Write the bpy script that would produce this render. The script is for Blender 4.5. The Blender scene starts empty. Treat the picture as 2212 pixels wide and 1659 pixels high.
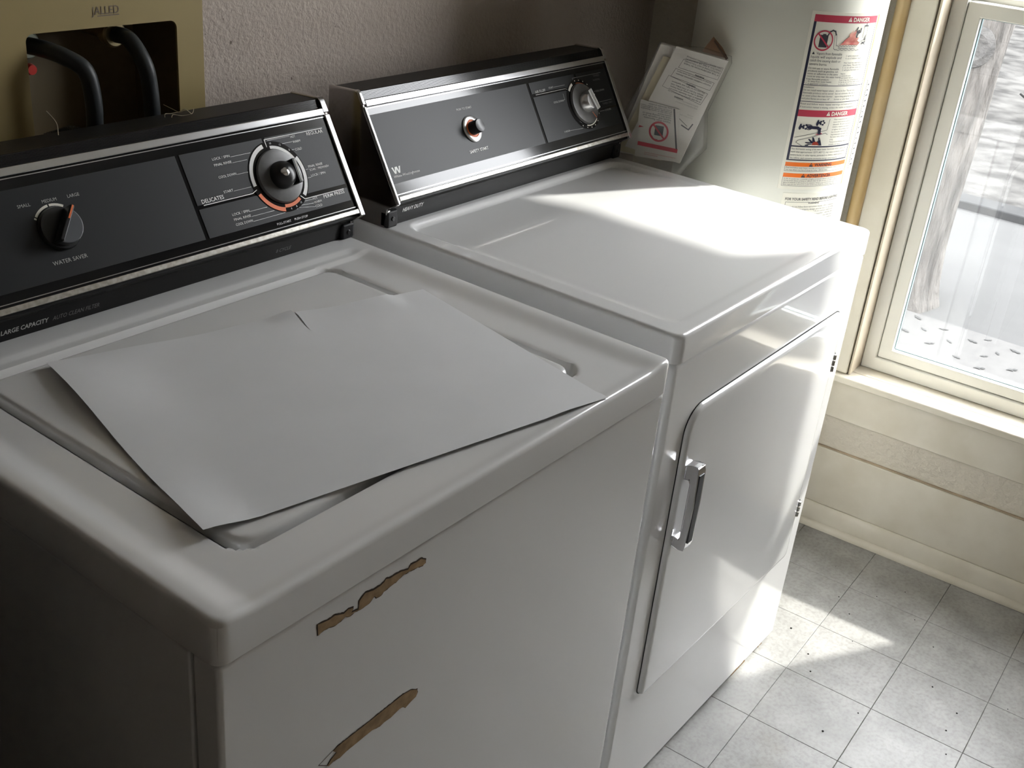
import bpy, math, random
from mathutils import Vector, Matrix, noise
from mathutils.geometry import tessellate_polygon
random.seed(7)
R = math.radians
sc = bpy.context.scene
col = sc.collection

# ------------------------------------------------------------------ camera
cam_d = bpy.data.cameras.new('camera'); cam = bpy.data.objects.new('camera', cam_d); col.objects.link(cam)
cam.location = (-0.44233, -0.55823, 1.42695)
cam.rotation_euler = (1.099391, -0.089923, -0.915420)
cam_d.sensor_fit = 'HORIZONTAL'; cam_d.sensor_width = 36.0; cam_d.lens = 40.396; cam_d.clip_start = 0.02
sc.camera = cam

# ------------------------------------------------------------------ sky, sun, exposure
SUN_AZ, SUN_TAN = R(31.0), 1.10
SUN_W, SKY_W, EXPO = 1.9, 4.3, 2.12
w = bpy.data.worlds.new('sky'); sc.world = w; w.use_nodes = True
bg = w.node_tree.nodes['Background']; bg.inputs[0].default_value = (0.975, 0.965, 1.0, 1); bg.inputs[1].default_value = SKY_W
sd = bpy.data.lights.new('sun', 'SUN'); so = bpy.data.objects.new('sun', sd); col.objects.link(so)
sd.energy = SUN_W; sd.angle = R(1.4); sd.color = (1.0, 0.96, 0.90)
_d = Vector((-math.cos(SUN_AZ), math.sin(SUN_AZ), -SUN_TAN)).normalized()
so.rotation_euler = _d.to_track_quat('-Z', 'Y').to_euler(); so.location = (6, -3, 6)
sc.view_settings.view_transform = 'Standard'; sc.view_settings.look = 'None'
sc.view_settings.exposure = EXPO; sc.view_settings.gamma = 1.0; sc.view_settings.use_curve_mapping = False

# ------------------------------------------------------------------ materials
MATS = {}
def srgb(c):
    return tuple((v/12.92 if v <= 0.04045 else ((v+0.055)/1.055)**2.4) for v in c)
def mat(name, c, rough=0.5, metal=0.0, spec=0.5, coat=0.0, coat_r=0.05, var=0.0, vscale=8.0, bump=0.0, bscale=60.0, bdist=0.002, c2=None, stretch=None, detail=6.0, coord='Object', ramp=(0.35, 0.65)):
    m = bpy.data.materials.new(name); m.use_nodes = True; nt = m.node_tree; n = nt.nodes; b = n['Principled BSDF']
    b.inputs['Base Color'].default_value = (*c, 1); b.inputs['Roughness'].default_value = rough; b.inputs['Metallic'].default_value = metal
    b.inputs['Specular IOR Level'].default_value = spec; b.inputs['Coat Weight'].default_value = coat; b.inputs['Coat Roughness'].default_value = coat_r
    tc = None
    if var or bump or c2:
        tc = n.new('ShaderNodeTexCoord'); mp = n.new('ShaderNodeMapping'); nt.links.new(tc.outputs[coord], mp.inputs[0])
        if stretch: mp.inputs['Scale'].default_value = stretch
    if var or c2:
        tx = n.new('ShaderNodeTexNoise'); tx.inputs['Scale'].default_value = vscale; tx.inputs['Detail'].default_value = detail
        nt.links.new(mp.outputs[0], tx.inputs['Vector'])
        rp = n.new('ShaderNodeValToRGB'); rp.color_ramp.elements[0].position = ramp[0]; rp.color_ramp.elements[1].position = ramp[1]
        d = c2 if c2 else tuple(max(0, v*(1-var)) for v in c)
        rp.color_ramp.elements[0].color = (*d, 1); rp.color_ramp.elements[1].color = (*c, 1)
        nt.links.new(tx.outputs['Fac'], rp.inputs[0]); nt.links.new(rp.outputs[0], b.inputs['Base Color'])
    if bump:
        t2 = n.new('ShaderNodeTexNoise'); t2.inputs['Scale'].default_value = bscale; t2.inputs['Detail'].default_value = 4
        nt.links.new(mp.outputs[0], t2.inputs['Vector'])
        bp = n.new('ShaderNodeBump'); bp.inputs['Strength'].default_value = bump; bp.inputs['Distance'].default_value = bdist
        nt.links.new(t2.outputs['Fac'], bp.inputs['Height']); nt.links.new(bp.outputs[0], b.inputs['Normal'])
    MATS[name] = m
    return m
mat('enamel', (0.77, 0.77, 0.765), 0.2, spec=0.5, coat=0.7, coat_r=0.04, bump=0.025, bscale=7, bdist=0.004)
mat('enamel_lid', (0.77, 0.77, 0.765), 0.25, spec=0.5, coat=0.5, coat_r=0.06)
mat('side_grey', (0.42, 0.41, 0.39), 0.4)
mat('gap_shade', (0.012, 0.011, 0.01), 0.8)  # near-black colour that paints in the shade of narrow gaps
mat('black_plastic', (0.010, 0.010, 0.011), 0.45, spec=0.25, bump=0.1, bscale=400, bdist=0.0005)
mat('black_top', (0.010, 0.0097, 0.0095), 0.45, spec=0.22)
mat('black_gloss', (0.006, 0.006, 0.007), 0.12, spec=0.5)
mat('panel_grey', (0.013, 0.0142, 0.0155), 0.40, spec=0.28, bump=0.05, bscale=700, bdist=0.0003)
mat('cap_metal', (0.46, 0.44, 0.43), 0.08, metal=1.0, bump=0.02, bscale=12, bdist=0.002)
mat('chrome', (0.72, 0.72, 0.74), 0.2, metal=1.0, bump=0.04, bscale=90, bdist=0.001)
mat('worn_chrome', (0.72, 0.70, 0.66), 0.28, metal=1.0, c2=(0.50, 0.47, 0.42), vscale=160, bump=0.25, bscale=300, bdist=0.0006)
mat('white_print', (0.85, 0.85, 0.83), 0.5)
mat('dim_print', (0.42, 0.42, 0.40), 0.5)
mat('faint_print', (0.16, 0.155, 0.155), 0.5)
mat('orange_print', (0.80, 0.16, 0.03), 0.5)
mat('red_print', (0.50, 0.05, 0.07), 0.5)
mat('black_print', (0.012, 0.012, 0.02), 0.5)
mat('ink', (0.035, 0.035, 0.045), 0.6)
mat('cream_print', (0.72, 0.70, 0.62), 0.5)
mat('smoky_plastic', (0.10, 0.098, 0.095), 0.3, spec=0.5, var=0.35, vscale=60)
mat('silver_plastic', (0.55, 0.55, 0.55), 0.25, metal=0.8)
mat('knob_black', (0.012, 0.012, 0.013), 0.3, spec=0.5)
mat('knob_face', (0.07, 0.075, 0.085), 0.35)
mat('paper', (0.74, 0.745, 0.755), 0.75, spec=0.2, var=0.03, vscale=14)
mat('rust_tan', srgb((0.66, 0.55, 0.40)), 0.75, c2=srgb((0.52, 0.42, 0.29)), vscale=70)
mat('rust_dark', srgb((0.24, 0.19, 0.14)), 0.8)
mat('rust_spot', srgb((0.62, 0.50, 0.33)), 0.8, c2=srgb((0.45, 0.33, 0.2)), vscale=120)
mat('plaster', srgb((0.735, 0.690, 0.650)), 0.75, spec=0.25, var=0.05, vscale=5, bump=0.75, bscale=150, bdist=0.0035)
mat('plaster_right', srgb((0.83, 0.80, 0.745)), 0.7, spec=0.25, var=0.05, vscale=5, bump=0.9, bscale=75, bdist=0.005)
mat('room_paint', srgb((0.78, 0.74, 0.69)), 0.8, spec=0.2, var=0.04, vscale=3)
mat('ceiling_paint', srgb((0.93, 0.925, 0.90)), 0.85, spec=0.2, var=0.03, vscale=3)
mat('dark_wall', srgb((0.42, 0.37, 0.32)), 0.8, spec=0.2, var=0.06, vscale=3)
mat('cream_paint', srgb((0.865, 0.84, 0.785)), 0.42, spec=0.4, c2=srgb((0.82, 0.79, 0.725)), vscale=9, bump=0.2, bscale=22, bdist=0.003)
mat('tan_edge', srgb((0.72, 0.65, 0.55)), 0.6, var=0.3, vscale=20)
mat('vinyl_white', srgb((0.90, 0.895, 0.865)), 0.3, spec=0.5, var=0.03, vscale=10)
mat('gasket', srgb((0.50, 0.60, 0.62)), 0.3)
mat('jamb_shade_paint', srgb((0.77, 0.72, 0.64)), 0.55, var=0.1, vscale=12, bump=0.3, bscale=40)  # browner than the casing: shading of the reveal put into the colour
mat('pipe_paint', srgb((0.86, 0.77, 0.62)), 0.35, c2=srgb((0.82, 0.70, 0.50)), vscale=6)
mat('tank_enamel', srgb((0.87, 0.87, 0.825)), 0.33, spec=0.5, var=0.04, vscale=6)
mat('tank_base', srgb((0.2, 0.2, 0.2)), 0.5)
mat('label_paper', srgb((0.91, 0.90, 0.845)), 0.4, var=0.04, vscale=9)
mat('tape_yellow', srgb((0.80, 0.72, 0.46)), 0.45, var=0.25, vscale=40)
mat('label_red', srgb((0.72, 0.22, 0.31)), 0.4)
mat('label_orange', srgb((0.93, 0.46, 0.13)), 0.4)
mat('label_navy', srgb((0.13, 0.14, 0.24)), 0.4)
mat('flame_red', srgb((0.78, 0.36, 0.34)), 0.45, c2=srgb((0.88, 0.62, 0.55)), vscale=60)
mat('hand_red', srgb((0.62, 0.22, 0.14)), 0.45)
mat('booklet_white', srgb((0.88, 0.865, 0.84)), 0.55, var=0.03, vscale=20)
mat('booklet_yellow', srgb((0.86, 0.82, 0.70)), 0.6, var=0.1, vscale=20)
mat('booklet_red', srgb((0.78, 0.18, 0.26)), 0.5)
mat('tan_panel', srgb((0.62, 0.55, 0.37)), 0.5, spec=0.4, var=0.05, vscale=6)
mat('box_inside_shaded', srgb((0.40, 0.345, 0.24)), 0.6)  # same tan as the panel, darkened in colour for the shade inside the recess
mat('rubber', (0.022, 0.026, 0.028), 0.45, spec=0.4, bump=0.15, bscale=250, bdist=0.0006)
mat('brass', (0.55, 0.47, 0.28), 0.35, metal=0.9, var=0.3, vscale=40)
mat('pale_metal', (0.42, 0.46, 0.38), 0.35, metal=0.8)
mat('red_plastic', (0.5, 0.03, 0.02), 0.4)
mat('lint', srgb((0.70, 0.65, 0.56)), 0.9)
mat('bin_plastic', (0.010, 0.010, 0.011), 0.5, spec=0.3, bump=0.1, bscale=200)
mat('joint', srgb((0.60, 0.595, 0.58)), 0.7)
mat('crumb', srgb((0.12, 0.11, 0.10)), 0.9)
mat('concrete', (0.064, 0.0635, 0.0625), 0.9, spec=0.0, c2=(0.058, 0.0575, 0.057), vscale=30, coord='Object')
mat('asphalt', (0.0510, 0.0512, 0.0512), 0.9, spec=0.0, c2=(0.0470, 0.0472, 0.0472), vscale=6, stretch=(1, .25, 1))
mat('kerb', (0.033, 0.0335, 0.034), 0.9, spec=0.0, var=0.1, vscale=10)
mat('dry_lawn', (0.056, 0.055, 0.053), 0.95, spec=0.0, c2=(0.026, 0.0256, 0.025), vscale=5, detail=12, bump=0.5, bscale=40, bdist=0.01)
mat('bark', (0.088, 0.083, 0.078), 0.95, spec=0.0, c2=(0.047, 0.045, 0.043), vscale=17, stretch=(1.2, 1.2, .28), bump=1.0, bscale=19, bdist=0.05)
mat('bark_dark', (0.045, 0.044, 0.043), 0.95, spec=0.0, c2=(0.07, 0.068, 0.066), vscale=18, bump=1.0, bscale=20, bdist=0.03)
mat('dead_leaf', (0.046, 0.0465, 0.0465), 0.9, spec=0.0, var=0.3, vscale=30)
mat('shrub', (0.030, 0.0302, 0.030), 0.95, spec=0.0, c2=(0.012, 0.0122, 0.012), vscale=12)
mat('spackle', srgb((0.45, 0.40, 0.36)), 0.8)

def vinyl_tile():
    m = bpy.data.materials.new('vinyl_tile'); m.use_nodes = True; nt = m.node_tree; n = nt.nodes; b = n['Principled BSDF']
    tc = n.new('ShaderNodeTexCoord'); geo = n.new('ShaderNodeNewGeometry')
    t1 = n.new('ShaderNodeTexNoise'); t1.inputs['Scale'].default_value = 9; t1.inputs['Detail'].default_value = 9; t1.inputs['Roughness'].default_value = 0.65
    nt.links.new(geo.outputs['Position'], t1.inputs['Vector'])
    r1 = n.new('ShaderNodeValToRGB'); e = r1.color_ramp.elements
    e[0].position = 0.30; e[0].color = (*srgb((0.535, 0.532, 0.522)), 1); e[1].position = 0.70; e[1].color = (*srgb((0.685, 0.682, 0.672)), 1)
    nt.links.new(t1.outputs['Fac'], r1.inputs[0])
    t2 = n.new('ShaderNodeTexNoise'); t2.inputs['Scale'].default_value = 130; t2.inputs['Detail'].default_value = 5
    nt.links.new(geo.outputs['Position'], t2.inputs['Vector'])
    r2 = n.new('ShaderNodeValToRGB'); e = r2.color_ramp.elements
    e[0].position = 0.34; e[0].color = (0.80, 0.79, 0.77, 1); e[1].position = 0.56; e[1].color = (1, 1, 1, 1)
    nt.links.new(t2.outputs['Fac'], r2.inputs[0])
    mx = n.new('ShaderNodeMix'); mx.data_type = 'RGBA'; mx.blend_type = 'MULTIPLY'; mx.inputs[0].default_value = 0.8
    nt.links.new(r1.outputs[0], mx.inputs[6]); nt.links.new(r2.outputs[0], mx.inputs[7])
    t3 = n.new('ShaderNodeTexNoise'); t3.inputs['Scale'].default_value = 3.1; t3.inputs['Detail'].default_value = 8
    nt.links.new(geo.outputs['Position'], t3.inputs['Vector'])
    r3 = n.new('ShaderNodeValToRGB'); e = r3.color_ramp.elements
    e[0].position = 0.62; e[0].color = (1, 1, 1, 1); e[1].position = 0.78; e[1].color = (0.86, 0.80, 0.66, 1)
    nt.links.new(t3.outputs['Fac'], r3.inputs[0])
    m2 = n.new('ShaderNodeMix'); m2.data_type = 'RGBA'; m2.blend_type = 'MULTIPLY'; m2.inputs[0].default_value = 1.0
    nt.links.new(mx.outputs[2], m2.inputs[6]); nt.links.new(r3.outputs[0], m2.inputs[7])
    nt.links.new(m2.outputs[2], b.inputs['Base Color'])
    b.inputs['Roughness'].default_value = 0.36; b.inputs['Specular IOR Level'].default_value = 0.45
    bp = n.new('ShaderNodeBump'); bp.inputs['Strength'].default_value = 0.25; bp.inputs['Distance'].default_value = 0.001
    nt.links.new(t2.outputs['Fac'], bp.inputs['Height']); nt.links.new(bp.outputs[0], b.inputs['Normal'])
    MATS['vinyl_tile'] = m
vinyl_tile()
def clear_sheet(name, tint, refl, rough, ior=1.45, haze=0.0, hc=(.8, .8, .8)):
    m = bpy.data.materials.new(name); m.use_nodes = True; nt = m.node_tree; n = nt.nodes
    n.remove(n['Principled BSDF']); out = n['Material Output']
    tr = n.new('ShaderNodeBsdfTransparent'); tr.inputs[0].default_value = (*tint, 1)
    gl = n.new('ShaderNodeBsdfGlossy'); gl.inputs['Roughness'].default_value = rough
    lw = n.new('ShaderNodeLayerWeight'); lw.inputs[0].default_value = 0.5
    pw = n.new('ShaderNodeMath'); pw.operation = 'POWER'; pw.inputs[1].default_value = 5.0; nt.links.new(lw.outputs['Facing'], pw.inputs[0])
    mu = n.new('ShaderNodeMath'); mu.operation = 'MULTIPLY_ADD'; mu.inputs[1].default_value = 0.9*refl; mu.inputs[2].default_value = 0.04*refl; mu.use_clamp = True
    nt.links.new(pw.outputs[0], mu.inputs[0])
    mx = n.new('ShaderNodeMixShader'); nt.links.new(mu.outputs[0], mx.inputs[0]); nt.links.new(tr.outputs[0], mx.inputs[1]); nt.links.new(gl.outputs[0], mx.inputs[2])
    last = mx
    if haze:
        df = n.new('ShaderNodeBsdfDiffuse'); df.inputs[0].default_value = (*hc, 1)
        m2 = n.new('ShaderNodeMixShader'); m2.inputs[0].default_value = haze
        nt.links.new(mx.outputs[0], m2.inputs[1]); nt.links.new(df.outputs[0], m2.inputs[2]); last = m2
    nt.links.new(last.outputs[0], out.inputs[0]); MATS[name] = m
clear_sheet('window_glass', (0.97, 0.985, 0.98), 1.0, 0.0)
clear_sheet('clear_plastic', (0.95, 0.95, 0.94), 1.2, 0.12, haze=0.07)
clear_sheet('brown_film', (0.70, 0.58, 0.48), 1.2, 0.15, haze=0.25, hc=srgb((0.62, 0.50, 0.42)))

# ------------------------------------------------------------------ building helpers
def wloc(o):
    v = Vector((0, 0, 0))
    while o is not None:
        v += o.location; o = o.parent
    return v
def tag(o, label=None, cat=None, group=None, kind=None):
    if label: o['label'] = label
    if cat: o['category'] = cat
    if group: o['group'] = group
    if kind: o['kind'] = kind
    return o
def empty(name, loc, label, cat, group=None):
    o = bpy.data.objects.new(name, None); o.empty_display_size = 0.05; col.objects.link(o); o.location = loc
    return tag(o, label, cat, group)
def ss(a, b, x):
    t = min(1.0, max(0.0, (x-a)/(b-a))); return t*t*(3-2*t)
def rrect(x0, x1, y0, y1, r, n=6):
    """rounded rectangle, counter-clockwise; r = one radius or four (bl, br, tr, tl)"""
    rr = r if isinstance(r, (tuple, list)) else (r,)*4
    P = []
    for (cx, cy, a0, q) in ((x0, y0, 180, 0), (x1, y0, 270, 1), (x1, y1, 0, 2), (x0, y1, 90, 3)):
        k = rr[q]; ox = cx + (k if cx == x0 else -k); oy = cy + (k if cy == y0 else -k)
        for i in range(n+1):
            a = R(a0 + 90*i/n); P.append((ox + k*math.cos(a), oy + k*math.sin(a)))
    return P
class MB:
    def __init__(s): s.v = []; s.f = []; s.m = []; s.mats = []
    def mi(s, m):
        if m not in s.mats: s.mats.append(m)
        return s.mats.index(m)
    def add(s, V, F, m):
        k = len(s.v); i = s.mi(m); s.v += [tuple(p) for p in V]
        for f in F: s.f.append(tuple(k+j for j in f)); s.m.append(i)
    def hexa(s, P, m):      # P: 8 points, bottom 4 ccw then top 4 ccw
        s.add(P, [(3, 2, 1, 0), (4, 5, 6, 7), (0, 1, 5, 4), (1, 2, 6, 5), (2, 3, 7, 6), (3, 0, 4, 7)], m)
    def box(s, x0, x1, y0, y1, z0, z1, m, T=None):
        P = [(x0, y0, z0), (x1, y0, z0), (x1, y1, z0), (x0, y1, z0), (x0, y0, z1), (x1, y0, z1), (x1, y1, z1), (x0, y1, z1)]
        s.hexa([T(*p) for p in P] if T else P, m)
    def loft(s, rings, m, cap0=True, cap1=True, closed=True):
        n = len(rings[0]); V = [p for r in rings for p in r]; F = []
        for k in range(len(rings)-1):
            for i in range(n if closed else n-1):
                j = (i+1) % n; F.append((k*n+i, k*n+j, (k+1)*n+j, (k+1)*n+i))
        if cap0: F.append(tuple(range(n-1, -1, -1)))
        if cap1: F.append(tuple(range((len(rings)-1)*n, len(rings)*n)))
        s.add(V, F, m)
    def prism(s, loop, h0, h1, m, T):   # loop in (a,b), extruded along h, T(a,b,h) -> world
        s.loft([[T(a, b, h0) for a, b in loop], [T(a, b, h1) for a, b in loop]], m)
    def lathe(s, c, ax, prof, m, seg=32, up=None):
        ax = Vector(ax).normalized(); u = Vector(up) if up else ax.orthogonal(); u = (u - ax*u.dot(ax)).normalized(); w = ax.cross(u); c = Vector(c)
        rings = [[c + ax*h + (u*math.cos(2*math.pi*i/seg) + w*math.sin(2*math.pi*i/seg))*max(r, 1e-5) for i in range(seg)] for r, h in prof]
        s.loft(rings, m)
    def cyl(s, p0, p1, r, m, seg=20, r1=None):
        p0 = Vector(p0); p1 = Vector(p1); s.lathe(p0, p1-p0, [(r, 0), (r if r1 is None else r1, (p1-p0).length)], m, seg)
    def tube(s, pts, r, m, seg=12, sub=6, rf=None):
        P = [Vector(p) for p in pts]; Q = []
        for i in range(len(P)-1):
            a = P[max(i-1, 0)]; b = P[i]; c = P[i+1]; d = P[min(i+2, len(P)-1)]
            for k in range(sub):
                t = k/sub; Q.append(0.5*((2*b) + (c-a)*t + (2*a-5*b+4*c-d)*t*t + (3*b-a-3*c+d)*t**3))
        Q.append(P[-1]); rings = []; u = None
        for i, q in enumerate(Q):
            tn = (Q[min(i+1, len(Q)-1)] - Q[max(i-1, 0)]).normalized()
            u = tn.orthogonal().normalized() if u is None else (u - tn*u.dot(tn)).normalized()
            w = tn.cross(u); rad = r*(rf(i, len(Q)) if rf else 1)
            rings.append([q + (u*math.cos(2*math.pi*k/seg) + w*math.sin(2*math.pi*k/seg))*rad for k in range(seg)])
        s.loft(rings, m)
    def build(s, name, parent=None, smooth=False, bevel=0, bseg=2, kind=None):
        o0 = wloc(parent) if parent else Vector((0, 0, 0))
        me = bpy.data.meshes.new(name); me.from_pydata([tuple(Vector(p)-o0) for p in s.v], [], s.f); me.update()
        for mn in s.mats: me.materials.append(MATS[mn])
        if len(s.mats) > 1: me.polygons.foreach_set('material_index', s.m)
        if smooth:
            me.polygons.foreach_set('use_smooth', [True]*len(me.polygons))
            if hasattr(me, 'set_sharp_from_angle'): me.set_sharp_from_angle(angle=R(smooth if smooth is not True else 38))
        o = bpy.data.objects.new(name, me); col.objects.link(o)
        if parent: o.parent = parent
        if bevel:
            b = o.modifiers.new('bevel', 'BEVEL'); b.width = bevel; b.segments = bseg; b.limit_method = 'ANGLE'; b.angle_limit = R(35)
            me.polygons.foreach_set('use_smooth', [True]*len(me.polygons))
            if hasattr(me, 'set_sharp_from_angle'): me.set_sharp_from_angle(angle=R(38))
            b.harden_normals = True
        if kind: o['kind'] = kind
        return o
def box_part(name, dims, m, parent=None, bevel=0, T=None, kind=None, bseg=2):
    b = MB(); b.box(*dims, m, T); return b.build(name, parent, bevel=bevel, kind=kind, bseg=bseg)

# flat print: shapes and lettering laid on a surface through a mapping M(a, b, h)
_cache = {}
def glyphs(txt, bold=0.0, shear=0.0):
    k = (txt, bold, shear)
    if k in _cache: return _cache[k]
    cu = bpy.data.curves.new('t', 'FONT'); cu.body = txt; cu.resolution_u = 2; cu.offset = bold; cu.shear = shear; cu.size = 1.0
    ob = bpy.data.objects.new('t', cu); me = bpy.data.meshes.new_from_object(ob)
    V = [(v.co.x, v.co.y) for v in me.vertices]; F = [tuple(p.vertices) for p in me.polygons]
    bpy.data.objects.remove(ob); bpy.data.curves.remove(cu); bpy.data.meshes.remove(me)
    _cache[k] = (V, F); return V, F
_H = glyphs('H'); CAP = max(v[1] for v in _H[0])
PN_flat = None
class Print:
    def __init__(s, M, h=0.0004, split=None): s.b = MB(); s.M = M; s.h = h; s.split = split; s.parts = []
    def poly(s, pts, m, lift=0.0):
        T = tessellate_polygon([[Vector((p[0], p[1], 0)) for p in pts]])
        V = [s.M(p[0], p[1], s.h+lift) for p in pts]
        a = sum(pts[i][0]*pts[(i+1) % len(pts)][1]-pts[(i+1) % len(pts)][0]*pts[i][1] for i in range(len(pts)))
        F = []
        for t in T:
            p, q, r = (pts[i] for i in t)
            cr = (q[0]-p[0])*(r[1]-p[1])-(r[0]-p[0])*(q[1]-p[1])
            F.append(t if cr > 0 else (t[0], t[2], t[1]))
        s.b.add(V, F, m)
    def rect(s, a0, a1, b0, b1, m, lift=0.0, n=1):
        for i in range(n):
            p = a0+(a1-a0)*i/n; q = a0+(a1-a0)*(i+1)/n
            s.b.add([s.M(p, b0, s.h+lift), s.M(q, b0, s.h+lift), s.M(q, b1, s.h+lift), s.M(p, b1, s.h+lift)], [(0, 1, 2, 3)], m)
    def line(s, pts, wd, m, lift=0.0):
        fine = [pts[0]]
        for (p, q) in zip(pts[:-1], pts[1:]):
            k = max(1, int(math.hypot(q[0]-p[0], q[1]-p[1])/0.008)) if s.M is not PN_flat else 1
            fine += [(p[0]+(q[0]-p[0])*i/k, p[1]+(q[1]-p[1])*i/k) for i in range(1, k+1)]
        pts = fine
        for (p, q) in zip(pts[:-1], pts[1:]):
            dx, dy = q[0]-p[0], q[1]-p[1]; L = math.hypot(dx, dy) or 1e-9; nx, ny = -dy/L*wd/2, dx/L*wd/2; ex, ey = dx/L*wd/2, dy/L*wd/2
            P = [(p[0]-ex-nx, p[1]-ey-ny), (q[0]+ex-nx, q[1]+ey-ny), (q[0]+ex+nx, q[1]+ey+ny), (p[0]-ex+nx, p[1]-ey+ny)]
            s.b.add([s.M(a, b, s.h+lift) for a, b in P], [(0, 1, 2, 3)], m)
    def arc(s, c, r0, r1, a0, a1, m, lift=0.0, n=None):
        n = n or max(3, int(abs(a1-a0)/6)); V = []
        for i in range(n+1):
            a = R(a0+(a1-a0)*i/n)
            V += [s.M(c[0]+r0*math.cos(a), c[1]+r0*math.sin(a), s.h+lift), s.M(c[0]+r1*math.cos(a), c[1]+r1*math.sin(a), s.h+lift)]
        s.b.add(V, [(2*i, 2*i+1, 2*i+3, 2*i+2) if a1 > a0 else (2*i, 2*i+2, 2*i+3, 2*i+1) for i in range(n)], m)
    def text(s, txt, a, b, cap, m, width=None, align='l', bold=0.0, shear=0.0, rot=0.0, lift=0.0002, xs=1.0):
        V, F = glyphs(txt, bold, shear)
        if not V: return
        k = cap/CAP; x0 = min(v[0] for v in V); x1 = max(v[0] for v in V); kx = k*xs
        if width: kx = width/(x1-x0)
        wd = (x1-x0)*kx; off = {'l': 0, 'c': -wd/2, 'r': -wd}[align]
        cr, sr = math.cos(R(rot)), math.sin(R(rot)); P = []
        for x, y in V:
            u = (x-x0)*kx+off; t = y*k
            P.append(s.M(a+u*cr-t*sr, b+u*sr+t*cr, s.h+lift))
        if s.split: q = MB(); q.add(P, F, m); s.parts.append(q)
        else: s.b.add(P, F, m)
    def build(s, name, parent):
        for q in s.parts: q.build(s.split, parent)
        return s.b.build(name, parent) if s.b.v else None

# ------------------------------------------------------------------ room shell
YB = 0.75                      # back wall face
XL, YF, ZC = -1.15, -1.9, 2.4
TH = 0.0507; P0 = Vector((1.8357, 0, 0)); ES = Vector((math.sin(TH), -math.cos(TH), 0)); EN = Vector((-math.cos(TH), -math.sin(TH), 0))
def WL(s, d, z): p = P0 + ES*s + EN*d; return (p.x, p.y, z)      # window wall frame: s towards the viewer, d into the room
DP = -0.025                    # plaster face of the window wall
SF, SBK = 2.1, -0.80           # its extent along s

b = MB(); b.box(XL-0.1, 2.05, YF-0.1, YB+0.16, -0.12, -0.0035, 'joint'); floor = b.build('floor'); tag(floor, kind='structure')
# vinyl tiles
T, TX, TY, YAW = 0.1684, 1.6488, -0.023, 0.0364
def clip(poly, a, b_, c):       # keep a*x+b*y<=c
    out = []
    for i in range(len(poly)):
        p, q = poly[i], poly[(i+1) % len(poly)]; dp = a*p[0]+b_*p[1]-c; dq = a*q[0]+b_*q[1]-c
        if dp <= 0: out.append(p)
        if dp*dq < 0:
            t = dp/(dp-dq); out.append((p[0]+(q[0]-p[0])*t, p[1]+(q[1]-p[1])*t))
    return out
cy, sy = math.cos(YAW), math.sin(YAW); tile_me = None
wn = EN; wc = -(P0.dot(EN)) - (DP+0.0)    # keep points with d >= DP
for i in range(-17, 3):
    for j in range(-12, 7):
        g = 0.00035
        loc = [(g, g), (T-g, g), (T-g, T-g), (g, T-g)]
        W_ = lambda a, b_: (TX+(i*T+a)*cy-(j*T+b_)*sy, TY+(i*T+a)*sy+(j*T+b_)*cy)
        poly = [W_(*p) for p in loc]; full = list(poly)
        if all(0.03 < p[0] < 0.66 and 0.03 < p[1] < 0.63 for p in poly) or all(0.78 < p[0] < 1.37 and 0.05 < p[1] < 0.63 for p in poly): continue
        poly = clip(poly, -1, 0, -XL); poly = clip(poly, 0, 1, YB) if poly else poly
        poly = clip(poly, 0, -1, -YF) if poly else poly
        poly = clip(poly, -EN.x, -EN.y, -P0.dot(EN)-DP) if poly else poly
        if len(poly) < 3: continue
        ar = abs(sum(poly[k][0]*poly[(k+1) % len(poly)][1]-poly[(k+1) % len(poly)][0]*poly[k][1] for k in range(len(poly))))/2
        if ar < 0.0012: continue
        if poly == full or ar > (T-2*g)**2*0.9999:
            if tile_me is None:
                mb = MB(); mb.loft([[(a, b_, -0.0035) for a, b_ in loc], [(a, b_, -0.0004) for a, b_ in loc], [(g+0.0008+(a-g)*(1-0.0016/(T-2*g)), g+0.0008+(b_-g)*(1-0.0016/(T-2*g)), 0) for a, b_ in loc]], 'vinyl_tile', cap0=False)
                o = mb.build('tile', floor); tile_me = o.data
            else:
                o = bpy.data.objects.new('tile', tile_me); col.objects.link(o); o.parent = floor
            p = W_(0, 0); o.location = (p[0], p[1], 0); o.rotation_euler = (0, 0, YAW)
        else:
            mb = MB(); mb.loft([[(a, b_, -0.0035) for a, b_ in poly], [(a, b_, 0) for a, b_ in poly]], 'vinyl_tile', cap0=False); mb.build('tile', floor)

# back wall with the hole of the supply box
BX0, BX1, BZ0, BZ1 = 0.330, 0.570, 0.915, 1.135
b = MB()
for (x0, x1, z0, z1) in ((XL-0.1, BX0, 0, ZC), (BX1, 2.05, 0, ZC), (BX0, BX1, 0, BZ0), (BX0, BX1, BZ1, ZC)):
    b.box(x0, x1, YB, YB+0.14, z0, z1, 'plaster')
wb = b.build('wall_back'); tag(wb, kind='structure')
tag(box_part('wall_left', (XL-0.1, XL, YF-0.1, YB, 0, ZC), 'dark_wall'), kind='structure')
tag(box_part('wall_front', (XL, 2.2, YF-0.1, YF, 0, ZC), 'room_paint'), kind='structure')
tag(box_part('ceiling', (XL-0.1, 2.3, YF-0.1, YB+0.14, ZC, ZC+0.1), 'ceiling_paint'), kind='structure')
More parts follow.
